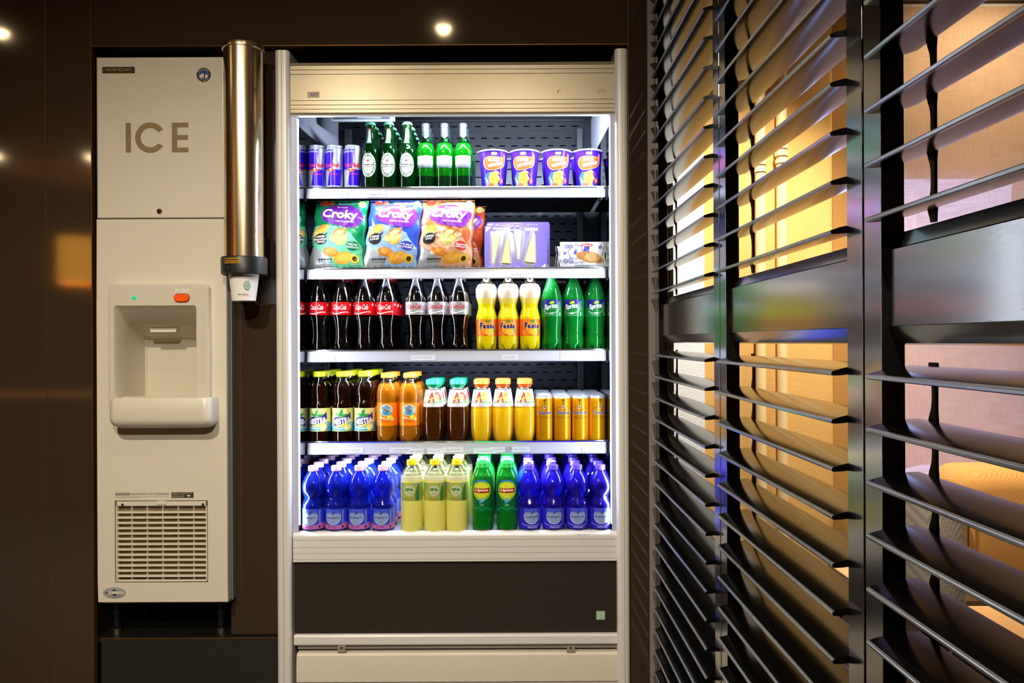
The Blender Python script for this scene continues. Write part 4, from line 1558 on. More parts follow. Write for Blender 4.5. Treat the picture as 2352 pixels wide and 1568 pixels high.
stock(noodle, [(1133, 2), (1205, 2), (1279, 2), (1350, 2)], 'violet and orange instant noodle cup', ['beside the wine', 'second from the wine', 'third from the wine', 'by the mirrored side'], 'noodle cups on the top shelf', SHELF[0], sc_=1.08, y0=2.476, dy=.094, rzs=(6, -4, 2, 2))


# ---------------- cola bottles
def petal(r, z, a):
    if z < .022:
        k = (1 - z / .022)
        c = max(0, -math.cos(5 * a))
        return r * (1 - .34 * c * k), .008 * c * k
    return r, 0


COLAP = [(r, z if z < .166 else .166 + (z - .166) * 1.17) for r, z in [(.0225, 0), (.0262, .004), (.0272, .012), (.0262, .026), (.0236, .045), (.0232, .062), (.0246, .080), (.0285, .098), (.0322, .110), (.0326, .116), (.0326, .158), (.0316, .166), (.0280, .180), (.0218, .198), (.0160, .213), (.0132, .222), (.0128, .232)]]


def cola(light=False):
    def mk():
        o = root('cola_bottle' if not light else 'light_cola_bottle', 'bottle')
        prof = catmull(COLAP, 3)
        part_lathe('bottle_body', prof, [mat('cola_liquid', (5, 3, 2), .07, coat=1, spec=.7), clear('clear_plastic', (236, 240, 246), .12, .05)], o, seg=40, zcut=(.189,), mod=petal)
        rf = rad_at(prof)
        screw_cap(o, .2325, .250, .0142, (200, 16, 24) if not light else (206, 210, 216))
        a = Art()
        if not light:
            lab = mat('cola_red_film', (206, 10, 20), .28, coat=.3)
            a.text('Coca-Cola', -.004, .1415, .0165, WHT, 1, .01, .42, .043)
            a.stroke([(-.030, .1235), (-.022, .1205), (-.010, .1205), (.004, .1245), (.016, .1265), (.026, .1255)], .0028, (240, 236, 226), 1)
            for k in (1,):
                a.ell(.0345, .149, .0035, .0042, WHT, 1, 12).text('EAN', .0345, .149, .002, RED, 2, 0, 0, .004)
            base = band(rf, .1165, .158, lab)
        else:
            lab = mat('light_cola_film', (196, 200, 208), .22, metal=.45)
            a.text('Coca-Cola', -.002, .1435, .0165, (196, 24, 34), 1, .02, .42, .047)
            a.stroke([(-.030, .1265), (-.018, .1225), (-.006, .1225), (.008, .1265), (.020, .1285), (.030, .1265)], .003, (246, 246, 250), 1)
            a.rect(-.100, -.040, .1165, .158, (190, 30, 40), 0)
            a.ell(.030, .150, .0028, .0036, WHT, 1, 10)
            base = band(rf, .1165, .158, lab)
        a.build('label', on_lathe(rf, .0326, .0006), o, base=base)
        return o
    return mk


stock(cola(), [(733, 3), (785, 3), (837, 3), (888.5, 3)], 'brown cola bottle with red label', ['by the mirrored side', 'second from the mirrored side', 'third from the mirrored side', 'nearest the silver-labelled cola'], 'red-labelled cola bottles on the third shelf', SHELF[2], dy=.069, rzs=(8, 6, 2, 0))
stock(cola(True), [(955, 2), (1005, 2), (1055, 3)], 'cola bottle with silver label', ['beside the red-labelled cola', 'in the middle', 'beside the orange soda'], 'silver-labelled cola bottles on the third shelf', SHELF[2], dy=.069)


# ---------------- orange soda
def fanta():
    o = root('orange_soda_bottle', 'bottle')
    prof = catmull([(.0265, 0), (.0310, .006), (.0330, .018), (.0335, .045), (.0340, .100), (.0330, .112), (.0285, .128), (.0262, .140), (.0280, .152), (.0325, .168), (.0345, .184), (.0335, .200), (.0270, .213), (.0180, .221), (.0140, .232), (.0135, .243)], 3)

    def mod(r, z, a):
        rr, dz = petal(r, z, a)
        if .115 < z < .165:
            rr *= 1 + .018 * math.sin(z * 900) * (1 if math.cos(10 * a) > -.3 else .2)
        return rr, dz
    part_lathe('bottle_body', prof, [liquid('yellow_orange_soda', (244, 224, 18), .25, .1), liquid('half_led_washed_soda', (248, 226, 96), .3, .12), liquid('led_washed_soda', (250, 232, 206), .35, .12), clear('clear_plastic', (236, 240, 246), .12, .05)], o, seg=40, zcut=(.150, .166, .212), mod=mod)  # upper soda paled in steps to imitate overexposure by the LEDs
    rf = rad_at(prof)
    screw_cap(o, .235, .252, .0145, (250, 120, 20))
    a = Art()
    a.ell(0.001, .0745, .0205, .0225, (252, 196, 120), 1, 30).ell(0.001, .0745, .0190, .0210, (248, 150, 30), 2, 30)
    a.ell(.006, .060, .0125, .0115, (255, 226, 70), 3, 22).ell(.006, .060, .0105, .0095, (250, 178, 24), 4, 20)
    for k in range(6):
        t = k * PI / 3
        a.stroke([(.006, .060), (.006 + .010 * math.cos(t), .060 + .009 * math.sin(t))], .0009, (255, 230, 110), 5)
    a.poly([(-.010, .0925), (-.003, .0975), (.008, .0955), (.010, .0925), (.001, .0895)], (60, 150, 40), 5)
    a.poly([(.018, .070), (.024, .074), (.026, .066), (.022, .057), (.017, .060)], (66, 160, 40), 5)
    xo = -.0225
    for ch, dx, y, h, w_ in (('F', .002, .0805, .0200, .0105), ('a', .0125, .0770, .0120, .0095), ('n', .0235, .0765, .0120, .0095), ('t', .0325, .0790, .0160, .0072), ('a', .041, .0770, .0120, .0095)):
        a.text(ch, xo + dx, y, h + .0018, (255, 226, 180), 6, .07, .08, w_ + .0018)
        a.text(ch, xo + dx, y, h, (22, 24, 92), 7, .06, .08, w_)
    a.text('ORANGE', -.006, .0505, .0028, (120, 60, 20), 3, .02, 0, .014)
    a.rect(-.030, -.0265, .053, .063, (240, 200, 160), 3)
    a.build('label', on_lathe(rf, .034), o, base=band(rf, .047, .1005, mat('orange_film', (248, 124, 12), .3, coat=.3)))
    return o


stock(fanta, [(1117.5, 3), (1167.5, 3), (1217.5, 3)], 'orange soda bottle with pinched waist', ['nearest the cola', 'in the middle', 'nearest the green soda'], 'orange soda bottles on the third shelf', SHELF[2], dy=.071, rzs=(6, 0, 12))


# ---------------- lemon-lime soda
def sprite():
    o = root('lemon_lime_soda_bottle', 'bottle')
    prof = catmull([(.0262, 0), (.0310, .006), (.0322, .018), (.0318, .030), (.0300, .046), (.0296, .060), (.0312, .080), (.0332, .100), (.0336, .108), (.0336, .160), (.0326, .172), (.0275, .192), (.0210, .210), (.0152, .226), (.0134, .236), (.0130, .245)], 3)

    def mod(r, z, a):
        rr, dz = petal(r, z, a)
        if .035 < z < .098:
            rr *= 1 + .022 * math.cos(z * 460) * math.cos(12 * a)
        return rr, dz
    part_lathe('bottle_body', prof, [liquid('green_soda', (20, 196, 66), .75, .01), liquid('green_soda_air', (40, 205, 90), .8)], o, seg=48, zcut=(.176,), mod=mod)
    rf = rad_at(prof)
    screw_cap(o, .236, .253, .0145, (30, 90, 200))
    a = Art()
    a.poly([(-.036, .1625), (.036, .1625), (.036, .139), (.020, .147), (.006, .152), (-.004, .149), (-.016, .140), (-.036, .134)], (20, 30, 120), 1)
    a.text('Sprite', -.003, .1385, .0215, (14, 60, 60), 2, .05, .15, .043, rot=R(8)).text('Sprite', -.0035, .139, .0200, (236, 242, 246), 3, .03, .15, .041, rot=R(8))
    a.poly([(-.009, .1505), (-.003, .1565), (.006, .1575), (.008, .1535), (.002, .1505), (-.006, .1490)], (190, 226, 40), 4)
    a.stroke([(-.026, .127), (-.018, .118), (.010, .121), (.022, .124), (.021, .152)], .0012, (220, 236, 226), 2)
    a.text('30%', -.001, .1185, .0052, (210, 236, 214), 2, .03, 0, .012).text('minder suiker, zoetstof uit stevia', -.001, .1125, .0022, (190, 220, 196), 2, 0, 0, .028)
    for k in range(6):
        a.rect(.0235, .033, .129 + k * .0052, .1315 + k * .0052, (120, 140, 130), 2)
    a.rect(.0255, .0305, .111, .122, (170, 200, 176), 2)
    a.build('label', on_lathe(rf, .0336), o, base=band(rf, .1085, .1625, mat('green_film', (10, 120, 52), .28, coat=.3)))
    return o


stock(sprite, [(1267.5, 3), (1317.5, 3), (1367, 3)], 'green lemon-lime soda bottle', ['nearest the orange soda', 'in the middle', 'nearest the mirrored side'], 'green soda bottles on the third shelf', SHELF[2], dy=.070, rzs=(0, -12, 4))


# ---------------- lemon iced tea
def nestea():
    o = root('lemon_iced_tea_bottle', 'bottle')
    prof = catmull([(.0290, 0), (.0325, .004), (.0338, .012), (.0336, .110), (.0328, .124), (.0300, .132), (.0296, .139), (.0318, .152), (.0328, .166), (.0310, .182), (.0262, .194), (.0205, .203), (.0190, .212)], 3)
    part_lathe('bottle_body', prof, [liquid('dark_tea', (58, 24, 8), .85, .01), clear('clear_plastic', (236, 240, 246), .12, .05)], o, seg=36, zcut=(.192,))
    rf = rad_at(prof)
    screw_cap(o, .2095, .2265, .0218, (200, 206, 20))
    a = Art()
    z0, z1 = .036, .1095
    a.poly([(-.106, z0), (.106, z0), (.106, .052), (.034, .066), (.010, .052), (-.012, .050), (-.034, .052), (-.106, .052)], (70, 160, 210), 1)
    a.poly([(-.034, .0485), (-.010, .047), (.012, .0500), (.034, .064), (.034, .058), (.014, .044), (-.010, .042), (-.034, .044)], (170, 214, 226), 2)
    a.poly([(-.034, .056), (-.024, .053), (.000, .059), (.022, .068), (.0300, .076), (.0290, .098), (.020, .089), (.006, .084), (-.008, .085), (-.022, .080), (-.034, .070)], (44, 20, 130), 3)
    a.text('NESTEA', -.001, .069, .0185, (236, 238, 244), 4, .05, 0, .060, rot=R(9))
    for (cx, cy, l_, rt) in ((-.012, .0880, .0115, 150), (-.002, .0960, .0125, 76), (.008, .0870, .0110, 18)):
        t = R(rt)
        P, Q = [], []
        for i in range(17):
            s = 2 * PI * i / 16
            u, v = l_ * .95 * math.cos(s), l_ * .36 * math.sin(s) * (1 - .25 * math.cos(s))
            P.append((cx + (u * math.cos(t) - v * math.sin(t)) * 1.12, cy + (u * math.sin(t) + v * math.cos(t)) * 1.12))
            Q.append((cx + u * math.cos(t) - v * math.sin(t), cy + u * math.sin(t) + v * math.cos(t)))
        a.poly(P[:-1], (210, 230, 190), 5).poly(Q[:-1], (18, 130, 50), 6).stroke([(cx - l_ * .8 * math.cos(t), cy - l_ * .8 * math.sin(t)), (cx + l_ * .8 * math.cos(t), cy + l_ * .8 * math.sin(t))], .0006, (120, 200, 110), 7)
    a.ell(.0195, .0490, .0125, .0105, (236, 220, 60), 4, 22, .5).ell(.0195, .0490, .0105, .0085, (246, 240, 150), 5, 20, .5)
    a.poly([(-.020, .0505), (.002, .0585), (.012, .0600), (.004, .0535), (-.012, .048)], (220, 214, 90), 4)
    a.text('limoen smaak', -.018, .0425, .0028, (90, 120, 60), 4, 0, 0, .022)
    a.rect(-.106, .106, z0, z0 + .0016, (214, 222, 110), 6)
    a.build('label', on_lathe(rf, .0336), o, base=band(rf, z0, z1, mat('tea_label_yellow', (214, 214, 130), .3, coat=.3)))
    return o


stock(nestea, [(735.5, 4), (788, 4), (838.5, 4)], 'dark iced tea bottle with yellow-green cap', ['by the mirrored side', 'in the middle', 'nearest the peach tea'], 'lemon iced tea bottles on the fourth shelf', SHELF[3], y0=2.466, dy=.0715, rzs=(0, 5, 5))


# ---------------- peach iced tea
def peach():
    o = root('peach_iced_tea_bottle', 'bottle')

    def mod(r, z, a):
        rr = r
        if .012 < z < .128:
            rr = r * (1 + .010 * math.sin(z * 520 + math.sin(a) * 1.2))
        rr2, dz = petal(rr, z, a)
        return (rr2 * .5 + rr * .5), dz * .5
    prof = catmull([(.0270, 0), (.0315, .005), (.0342, .016), (.0345, .030), (.0340, .052), (.0340, .126), (.0344, .142), (.0338, .156), (.0308, .172), (.0240, .187), (.0190, .196), (.0180, .206)], 4)
    part_lathe('bottle_body', prof, [liquid('amber_tea', (252, 156, 30), .72, .01), clear('clear_plastic', (236, 240, 246), .12, .05)], o, seg=36, zcut=(.188,), mod=mod)
    rf = rad_at(prof)
    screw_cap(o, .2045, .2200, .0208, (255, 160, 40))
    a = Art()
    a.ell(-.002, .103, .0205, .0185, (226, 236, 240), 1, 30).ell(-.002, .103, .0192, .0172, (160, 184, 196), 2, 30).poly([(-.019, .096), (.0165, .096), (.012, .089), (0, .0862), (-.012, .088)], (70, 170, 210), 3)
    a.text('SAN BENEDETTO', -.002, .110, .0036, (44, 66, 90), 3, .03, 0, .031).text('The', -.002, .101, .010, (30, 30, 40), 4, .02, .4, .019).text('PESCA', -.002, .0925, .003, (30, 30, 40), 4, .02, 0, .012)
    a.poly([(-.004, .1145), (.001, .1175), (.004, .1172), (.0005, .1155), (.002, .1135)], (30, 36, 50), 4)
    a.ell(.010, .079, .0105, .0075, (244, 200, 30), 3, 18, .3).ell(.006, .081, .004, .003, (255, 240, 150), 4, 10)
    a.poly([(-.024, .083), (-.006, .077), (.004, .071), (-.006, .073), (-.022, .079)], (200, 214, 220), 3).poly([(.014, .074), (.022, .078), (.024, .072), (.016, .068)], (190, 210, 230), 3)
    a.text('THE PESCA', -.009, .0715, .0042, (200, 60, 40), 4, .02, 0, .020).text('BEVANDA ANALCOLICA', -.005, .0655, .0032, (120, 40, 30), 4, 0, 0, .026)
    a.build('label', on_lathe(rf, .034, .0006), o, base=band(rf, .0525, .1260, mat('orange_tea_film', (250, 130, 14), .2, coat=.4)))
    return o


stock(peach, [(890, 3), (941.5, 3)], 'amber peach tea bottle with orange cap', ['beside the dark iced tea', 'beside the green-capped juice'], 'peach iced tea bottles on the fourth shelf', SHELF[3], y0=2.466, dy=.0715, rzs=(6, 6))


# ---------------- juices
def juice(orange):
    def mk():
        o = root('orange_juice_bottle' if orange else 'apple_juice_bottle', 'bottle')
        prof = catmull([(.0255, 0), (.0290, .006), (.0325, .022), (.0346, .045), (.0350, .072), (.0346, .098), (.0334, .106), (.0338, .110), (.0333, .116), (.0300, .138), (.0258, .160), (.0232, .170), (.0205, .174), (.0200, .184)], 3)

        def mod(r, z, a):
            if z < .02:
                return r * (1 - .06 * (1 - z / .02) * (math.cos(12 * a) > .2)), 0
            return r, 0
        lq = liquid('orange_juice', (226, 176, 20), .0, .12) if orange else liquid('apple_juice', (176, 92, 22), .9, .01)
        part_lathe('bottle_body', prof, [lq, clear('clear_plastic', (236, 240, 246), .12, .05)], o, seg=48, zcut=(.165,), mod=mod)
        rf = rad_at(prof)
        cc = (246, 112, 36) if orange else (24, 160, 112)
        screw_cap(o, .1815, .1985, .0250, cc)
        part_lathe('cap_collar', [(.0212, .1735), (.0216, .1805)], mat('cap_%d_%d_%d' % cc, cc, .32), o, cap=(False, False))
        a = Art()
        P = [(-.032, .113), (.032, .113), (.026, .163), (-.026, .163)]
        if orange:
            a.ell(.013, .149, .0125, .0125, (252, 176, 90), 1, 18).ell(.015, .137, .010, .0095, (250, 196, 110), 2, 16).ell(-.019, .146, .007, .012, (250, 186, 110), 1, 14)
            for k in range(5):
                t = R(30 + 50 * k)
                a.stroke([(.014, .148), (.014 + .010 * math.cos(t), .148 + .010 * math.sin(t))], .0007, (244, 150, 60), 3)
            a.poly([(.012, .158), (.018, .150), (.016, .146), (.011, .152)], (110, 140, 70), 3)
        else:
            a.ell(.016, .147, .0120, .0130, (232, 84, 80), 1, 20).ell(.012, .143, .0090, .0090, (206, 220, 120), 2, 18).ell(.025, .140, .008, .012, (228, 80, 84), 1, 16).ell(-.022, .150, .006, .013, (206, 220, 160), 1, 14)
            a.poly([(.020, .138), (.028, .130), (.026, .120), (.020, .126)], (120, 190, 90), 3)
        a.poly([(-.032, .127), (-.020, .133), (-.006, .128), (.010, .131), (.022, .127), (.033, .130), (.034, .122), (-.034, .122)], (130, 176, 130), 3)
        a.poly([(-.033, .1225), (.033, .1225), (.0345, .112), (-.0345, .112)], (226, 214, 220), 4)
        for (x0, y0, x1, y1) in ((-.0155, .124, -.0035, .158), (-.0035, .158, .0025, .126)):
            a.stroke([(x0, y0), (x1, y1)], .0085, WHT, 4).stroke([(x0, y0), (x1, y1)], .0058, (214, 40, 26), 6)
        a.stroke([(-.016, .1345), (-.006, .138), (.006, .1415)], .0032, (244, 200, 60), 7)
        a.text('APPELSIENTJE', -.0205, .143, .0028, (206, 60, 50), 5, .02, 0, .018, rot=R(78))
        a.text('sinaasappel' if orange else 'goudappel', 0, .1192, .0042, (150, 120, 130), 5, .02, 0, .030).text('oranges' if orange else 'jus de pommes', 0, .1142, .0034, (150, 120, 130), 5, .02, 0, .021)
        a.build('label', on_lathe(rf, .032, .0006, .00018), o, base=band(rf, .112, .166, mat('juice_label_white', (240, 238, 234), .32, coat=.3)))
        return o
    return mk


stock(juice(False), [(996, 3), (1051, 3)], 'apple juice bottle with green cap', ['beside the peach tea', 'beside the orange juice'], 'apple juice bottles on the fourth shelf', SHELF[3], y0=2.468, dy=.0745, rzs=(4, 8))
stock(juice(True), [(1106, 2), (1155.5, 2), (1205.5, 2)], 'orange juice bottle with orange cap', ['beside the apple juice', 'in the middle', 'beside the gold cans'], 'orange juice bottles on the fourth shelf', SHELF[3], y0=2.468, dy=.0745, rzs=(-3, -3, 0))


# ---------------- gold chocolate milk can
def choco():
    o = root('chocolate_milk_can', 'can')
    prof = [(.0250, 0), (.0262, .001), (.0275, .004), (.0278, .008), (.0278, .132), (.0270, .138), (.0252, .143), (.0250, .1455), (.0256, .1468), (.0250, .1474), (.0240, .1458)]
    part_lathe('can_body', prof, [ALT, mat('gold_can', (226, 158, 10), .26, metal=.55), ALT], o, angle=60, zcut=(.004, .139))
    rf = rad_at(prof)
    a = Art()
    BR = (84, 52, 16)
    for k in (0,):
        a.text('Chocomel', 0, .0925, .0135, (236, 226, 190), 1, .05, .1, .045).text('Chocomel', 0, .0925, .0125, (26, 24, 120), 2, .03, .1, .044)
        a.stroke([(-.0265 + .053 * i / 12, .1045 + .006 * math.sin(PI * i / 12)) for i in range(13)], .0009, BR, 1)
        a.stroke([(-.0265 + .053 * i / 12, .0800 - .006 * math.sin(PI * i / 12)) for i in range(13)], .0014, BR, 1)
        a.text('DE ENIGE ECHTE', 0, .0810, .0026, BR, 1, .02, 0, .026)
        a.poly([(-.0006, .136), (.0006, .136), (.0006, .116), (-.0006, .116)], BR, 1).poly([(-.006, .1345), (.006, .1345), (.0006, .127), (-.0006, .127)], BR, 1)
        a.rrect(-.0042, .0042, .1035, .1165, .002, (206, 196, 180), 3).ell(0, .1098, .0026, .0036, BR, 4, 12).rect(-.0042, .0042, .1145, .116, BR, 4)
        a.poly([(.001, .1065), (.0045, .1065), (.009, .0975), (.005, .0985)], (190, 30, 20), 5)
    a.build('can_print', on_lathe(rf, .0278, .0002, .00015), o)
    bm = bmesh.new()
    box(bm, -.005, .005, -.010, .008, .1462, .1470, .0003, 1)
    finish('pull_tab', bm, ALT, o)
    return o


stock(choco, [(1250, 5), (1291.5, 5), (1332.5, 5), (1371.5, 5)], 'gold chocolate milk can', ['beside the orange juice', 'second from the orange juice', 'third from the orange juice', 'by the mirrored side'], 'gold cans on the fourth shelf', SHELF[3], y0=2.464, dy=.0575, rzs=(3, 3, -6, 12))

# ================================================================== BOTTOM DECK
YB = 2.372
BW = [(.0330, 0), (.0352, .004), (.0356, .012), (.0356, .074), (.0345, .084), (.0295, .096), (.0268, .103), (.0295, .111), (.0345, .124), (.0362, .136), (.0350, .149), (.0300, .163), (.0225, .177), (.0160, .186), (.0145, .192)]


def water(still):
    def mk():
        o = root('still_water_bottle' if still else 'sparkling_water_bottle', 'bottle')
        prof = catmull(BW, 3)

        def mod(r, z, a):
            rr = r
            if .086 < z < .122:
                rr = r * (1 + .05 * math.cos(6 * a) * math.sin(PI * (z - .086) / .036))
            elif z > .122:
                rr = r * (1 + .018 * math.cos(9 * a + z * 60) * math.sin(PI * min(1, (z - .122) / .06)))
            return rr, 0
        part_lathe('bottle_body', prof, liquid('blue_water_a' if still else 'blue_water_b', (30, 56, 255) if still else (52, 38, 255), .74, .015, bump=(70, .35, .003, (1, 1, .6))), o, seg=36, mod=mod)
        rf = rad_at(prof)
        screw_cap(o, .188, .2040, .0165, (226, 184, 222) if still else (92, 70, 236))
        a = Art()
        z0, z1 = .007, .0715
        if still:
            a.poly([(-.036, z0), (.036, z0), (.036, .026), (.018, .0205), (0, .0185), (-.018, .0195), (-.036, .022)], (196, 110, 190), 1)
            a.poly([(-.112, z0), (-.036, z0), (-.036, .022), (-.112, .022)], (196, 110, 190), 1).poly([(.036, z0), (.112, z0), (.112, .022), (.036, .026)], (196, 110, 190), 1)
            a.text('Still - Plate', -.004, .0135, .0052, (90, 30, 110), 2, .01, .3, .028)
        else:
            a.stroke([(-.036, .0215), (-.018, .0165), (0, .0150), (.018, .0165), (.036, .0215)], .0016, (170, 180, 236), 1)
            a.text('SPARKLING', .001, .0105, .0052, (206, 210, 246), 2, .01, .3, .032)
        a.ell(-.001, .0445, .0255, .0240, (220, 230, 244), 1, 34).ell(-.001, .0445, .0240, .0225, (150, 176, 232), 2, 32)
        a.rect(-.0245, .0225, .0585, .070, mat('water_label_film', (70, 90, 232), .3), 3)
        a.poly([(-.0225, .050), (-.001, .0585), (.0205, .050), (.0205, .0585), (-.0225, .0585)], (120, 150, 232), 3)
        a.stroke([(-.002, .0505), (.000, .0555), (.0005, .061)], .0016, (16, 18, 60), 4).stroke([(-.0065, .0545), (-.001, .0565), (.006, .061)], .0016, (16, 18, 60), 4).stroke([(.0005, .0565), (.0065, .0555)], .0012, (16, 18, 60), 4)
        a.text('SAN BENEDETTO', -.001, .0435, .0060, (24, 34, 96), 4, .02, 0, .044)
        for k in range(3):
            a.text(('acqua minerale naturale', 'oligominerale', 'Fonte Guizza')[k], -.001, .0365 - k * .0044, .0024, (60, 76, 150), 4, 0, 0, (.028, .020, .014)[k])
        for k in range(9):
            a.rect(.0275, .0350, .026 + k * .0046, .0285 + k * .0046, (150, 166, 226), 2)
        a.rect(.0275, .0335, .0105, .0175, (24, 30, 90), 2)
        lab = mat('water_label_film_a' if still else 'water_label_film_b', (50, 72, 232) if still else (52, 40, 220), .22, coat=.4)
        a.build('label', on_lathe(rf, .0356, .0004), o, base=band(rf, z0, z1, lab))
        return o
    return mk


def spa():
    o = root('lemon_water_bottle', 'bottle')
    prof = catmull([(.0325, 0), (.0348, .003), (.0352, .010), (.0352, .158), (.0340, .168), (.0290, .184), (.0215, .196), (.0160, .203), (.0150, .209)], 3)
    part_lathe('bottle_body', prof, [liquid('lemon_cactus_drink', (246, 242, 128), .15, .1), liquid('pale_lemon_foam', (240, 236, 214), .3, .1), clear('clear_plastic_bright', (240, 246, 240), .16, .05)], o, seg=36, zcut=(.156, .172))
    rf = rad_at(prof)
    screw_cap(o, .205, .2215, .0165, (222, 206, 20))
    a = Art()
    z0, z1 = .0955, .1525
    a.rect(-.112, .112, z0, z1, mat('spa_film', (172, 180, 80), .25, coat=.4), 0)
    a.poly([(-.034, z0), (-.012, z0), (-.020, .118), (-.034, .128)], (190, 196, 90), 1).poly([(.020, z0), (.034, z0), (.034, .150), (.024, .140), (.018, .115)], (60, 130, 70), 1)
    a.poly([(-.034, .135), (-.024, .151), (-.034, .151)], (90, 140, 170), 1).poly([(.012, .1515), (.028, .145), (.034, .1515)], (120, 160, 190), 1)
    a.ell(0, .1285, .0175, .0185, (170, 196, 150), 1, 30).ell(0, .1285, .0165, .0175, (196, 212, 168), 2, 30)
    a.text('SPA', 0, .1315, .0095, (14, 110, 50), 3, .04, 0, .027).text('fruit', .001, .1205, .0065, (206, 120, 70), 3, 0, .4, .016)
    a.ring(0, .1400, .0042, .0042, .0006, (120, 160, 120), 3, a0=0, a1=PI)
    a.text('LEMON CACTUS', 0, .1020, .0068, (110, 120, 50), 2, 0, 0, .052)
    a.build('label', on_lathe(rf, .0352), o)
    return o


def lipton():
    o = root('green_iced_tea_bottle', 'bottle')
    prof = catmull([(.0300, 0), (.0335, .004), (.0345, .012), (.0330, .040), (.0322, .060), (.0340, .090), (.0356, .118), (.0356, .142), (.0345, .160), (.0300, .176), (.0235, .188), (.0205, .194), (.0200, .198)], 3)
    part_lathe('bottle_body', prof, liquid('green_tea', (30, 186, 60), .7, .01), o, seg=36)
    rf = rad_at(prof)
    screw_cap(o, .195, .2125, .0222, (20, 176, 64))
    a = Art()
    a.rect(-.112, .112, .058, .158, mat('green_tea_film', (10, 110, 60), .25, coat=.4), 0)
    a.ell(0, .128, .0305, .0330, (90, 200, 60), 1, 40).ell(0, .128, .0290, .0315, (190, 220, 30), 2, 40).ell(0, .128, .022, .024, (224, 232, 60), 3, 32)
    P = [(.0190 * math.cos(R(t)), .149 + .0105 * math.sin(R(t)) - .004) for t in range(20, 161, 14)]
    a.stroke([(x * 1.05, y + .004) for x, y in P], .0055, (30, 120, 190), 4)
    a.poly([(-.0250, .1215), (-.012, .1200), (.012, .1200), (.0250, .1215), (.0250, .1365), (.012, .1345), (-.012, .1345), (-.0250, .1365)], (170, 20, 20), 4)
    a.text('Lipton', 0, .1282, .0110, (252, 246, 220), 5, .045, 0, .0405)
    a.poly([(-.008, .100), (.002, .104), (.009, .095), (-.002, .089)], (110, 190, 230), 3).poly([(-.008, .100), (-.002, .089), (-.006, .085), (-.0095, .092)], (60, 150, 200), 4)
    for x, y in ((-.0155, .094), (.012, .101), (.018, .090), (-.012, .106), (.016, .107)):
        a.ell(x, y, .0016, .0020, (30, 110, 200), 3, 8)
    a.text('GREEN', 0, .0835, .0038, (150, 216, 160), 3, .02, 0, .013).text('ICE TEA', 0, .0785, .0038, (150, 216, 160), 3, .02, 0, .0135)
    a.poly([(-.112, .058), (-.036, .058), (-.020, .070), (.0, .0640), (.02, .070), (.036, .058), (.112, .058), (.112, .064), (.036, .066), (.02, .076), (0, .071), (-.02, .076), (-.036, .066), (-.112, .064)], (20, 150, 70), 2)
    a.build('label', on_lathe(rf, .035, .0004), o)
    return o


zd = zdeck
stock(water(True), [(720, 6), (773, 6), (826, 6), (880, 6)], 'blue water bottle with pink cap', ['by the mirrored side', 'second from the mirrored side', 'third from the mirrored side', 'nearest the lemon water'], 'pink-capped water bottles on the fridge floor', zd, y0=YB, sc_=.968, dy=.0735, py=1150, rzs=(-4, -6, -8, 0), jit=.004)
stock(spa, [(946, 5), (999, 5), (1050, 5)], 'cloudy yellow lemon water bottle', ['beside the pink caps', 'in the middle', 'beside the green tea'], 'lemon water bottles on the fridge floor', zd, y0=YB, sc_=.968, dy=.0735, py=1150, rzs=(-4, 0, -2), jit=.004)
stock(lipton, [(1109, 5), (1165, 5)], 'green iced tea bottle with green cap', ['beside the lemon water', 'beside the violet-capped water'], 'green iced tea bottles on the fridge floor', zd, y0=YB, sc_=.968, dy=.0735, py=1150, rzs=(-2, 0))
stock(water(False), [(1216.5, 6), (1271, 6), (1326, 6), (1379, 6)], 'blue sparkling water bottle with violet cap', ['beside the tea', 'second from the tea', 'third from the tea', 'by the mirror'], 'violet-capped water bottles on the fridge floor', zd, y0=YB, sc_=.968, dy=.0735, py=1150, rzs=(10, 4, 0, 2), jit=.003)
# caps of the lemon water rows behind change colour towards the back
for o in [x for x in bpy.data.objects if x.name.startswith('lemon_water_bottle')]:
    lab = o['label']
    for key, c in (('second', (250, 190, 90)), ('third', (248, 240, 234)), ('fourth', (246, 190, 110)), ('rearmost', (200, 214, 40))):
        if (', %s in' % key) in lab:
            for chd in o.children:
                if chd.name.startswith('cap'):
                    nm_ = 'cap_mesh_%s' % key
                    me = bpy.data.meshes.get(nm_)
                    if me is None:
                        me = chd.data.copy()
                        me.name = nm_
                        me.materials.clear()
                        me.materials.append(mat('cap_%d_%d_%d' % c, c, .32))
                    chd.data = me
            o['label'] = lab.replace('cloudy yellow lemon water bottle', {'second': 'lemon water bottle with apricot cap', 'third': 'lemon water bottle with white cap', 'fourth': 'lemon water bottle with peach cap', 'rearmost': 'lemon water bottle with lime cap'}[key])
        elif ', foremost in' in lab:
            o['label'] = lab.replace('cloudy yellow lemon water bottle', 'lemon water bottle with yellow cap')


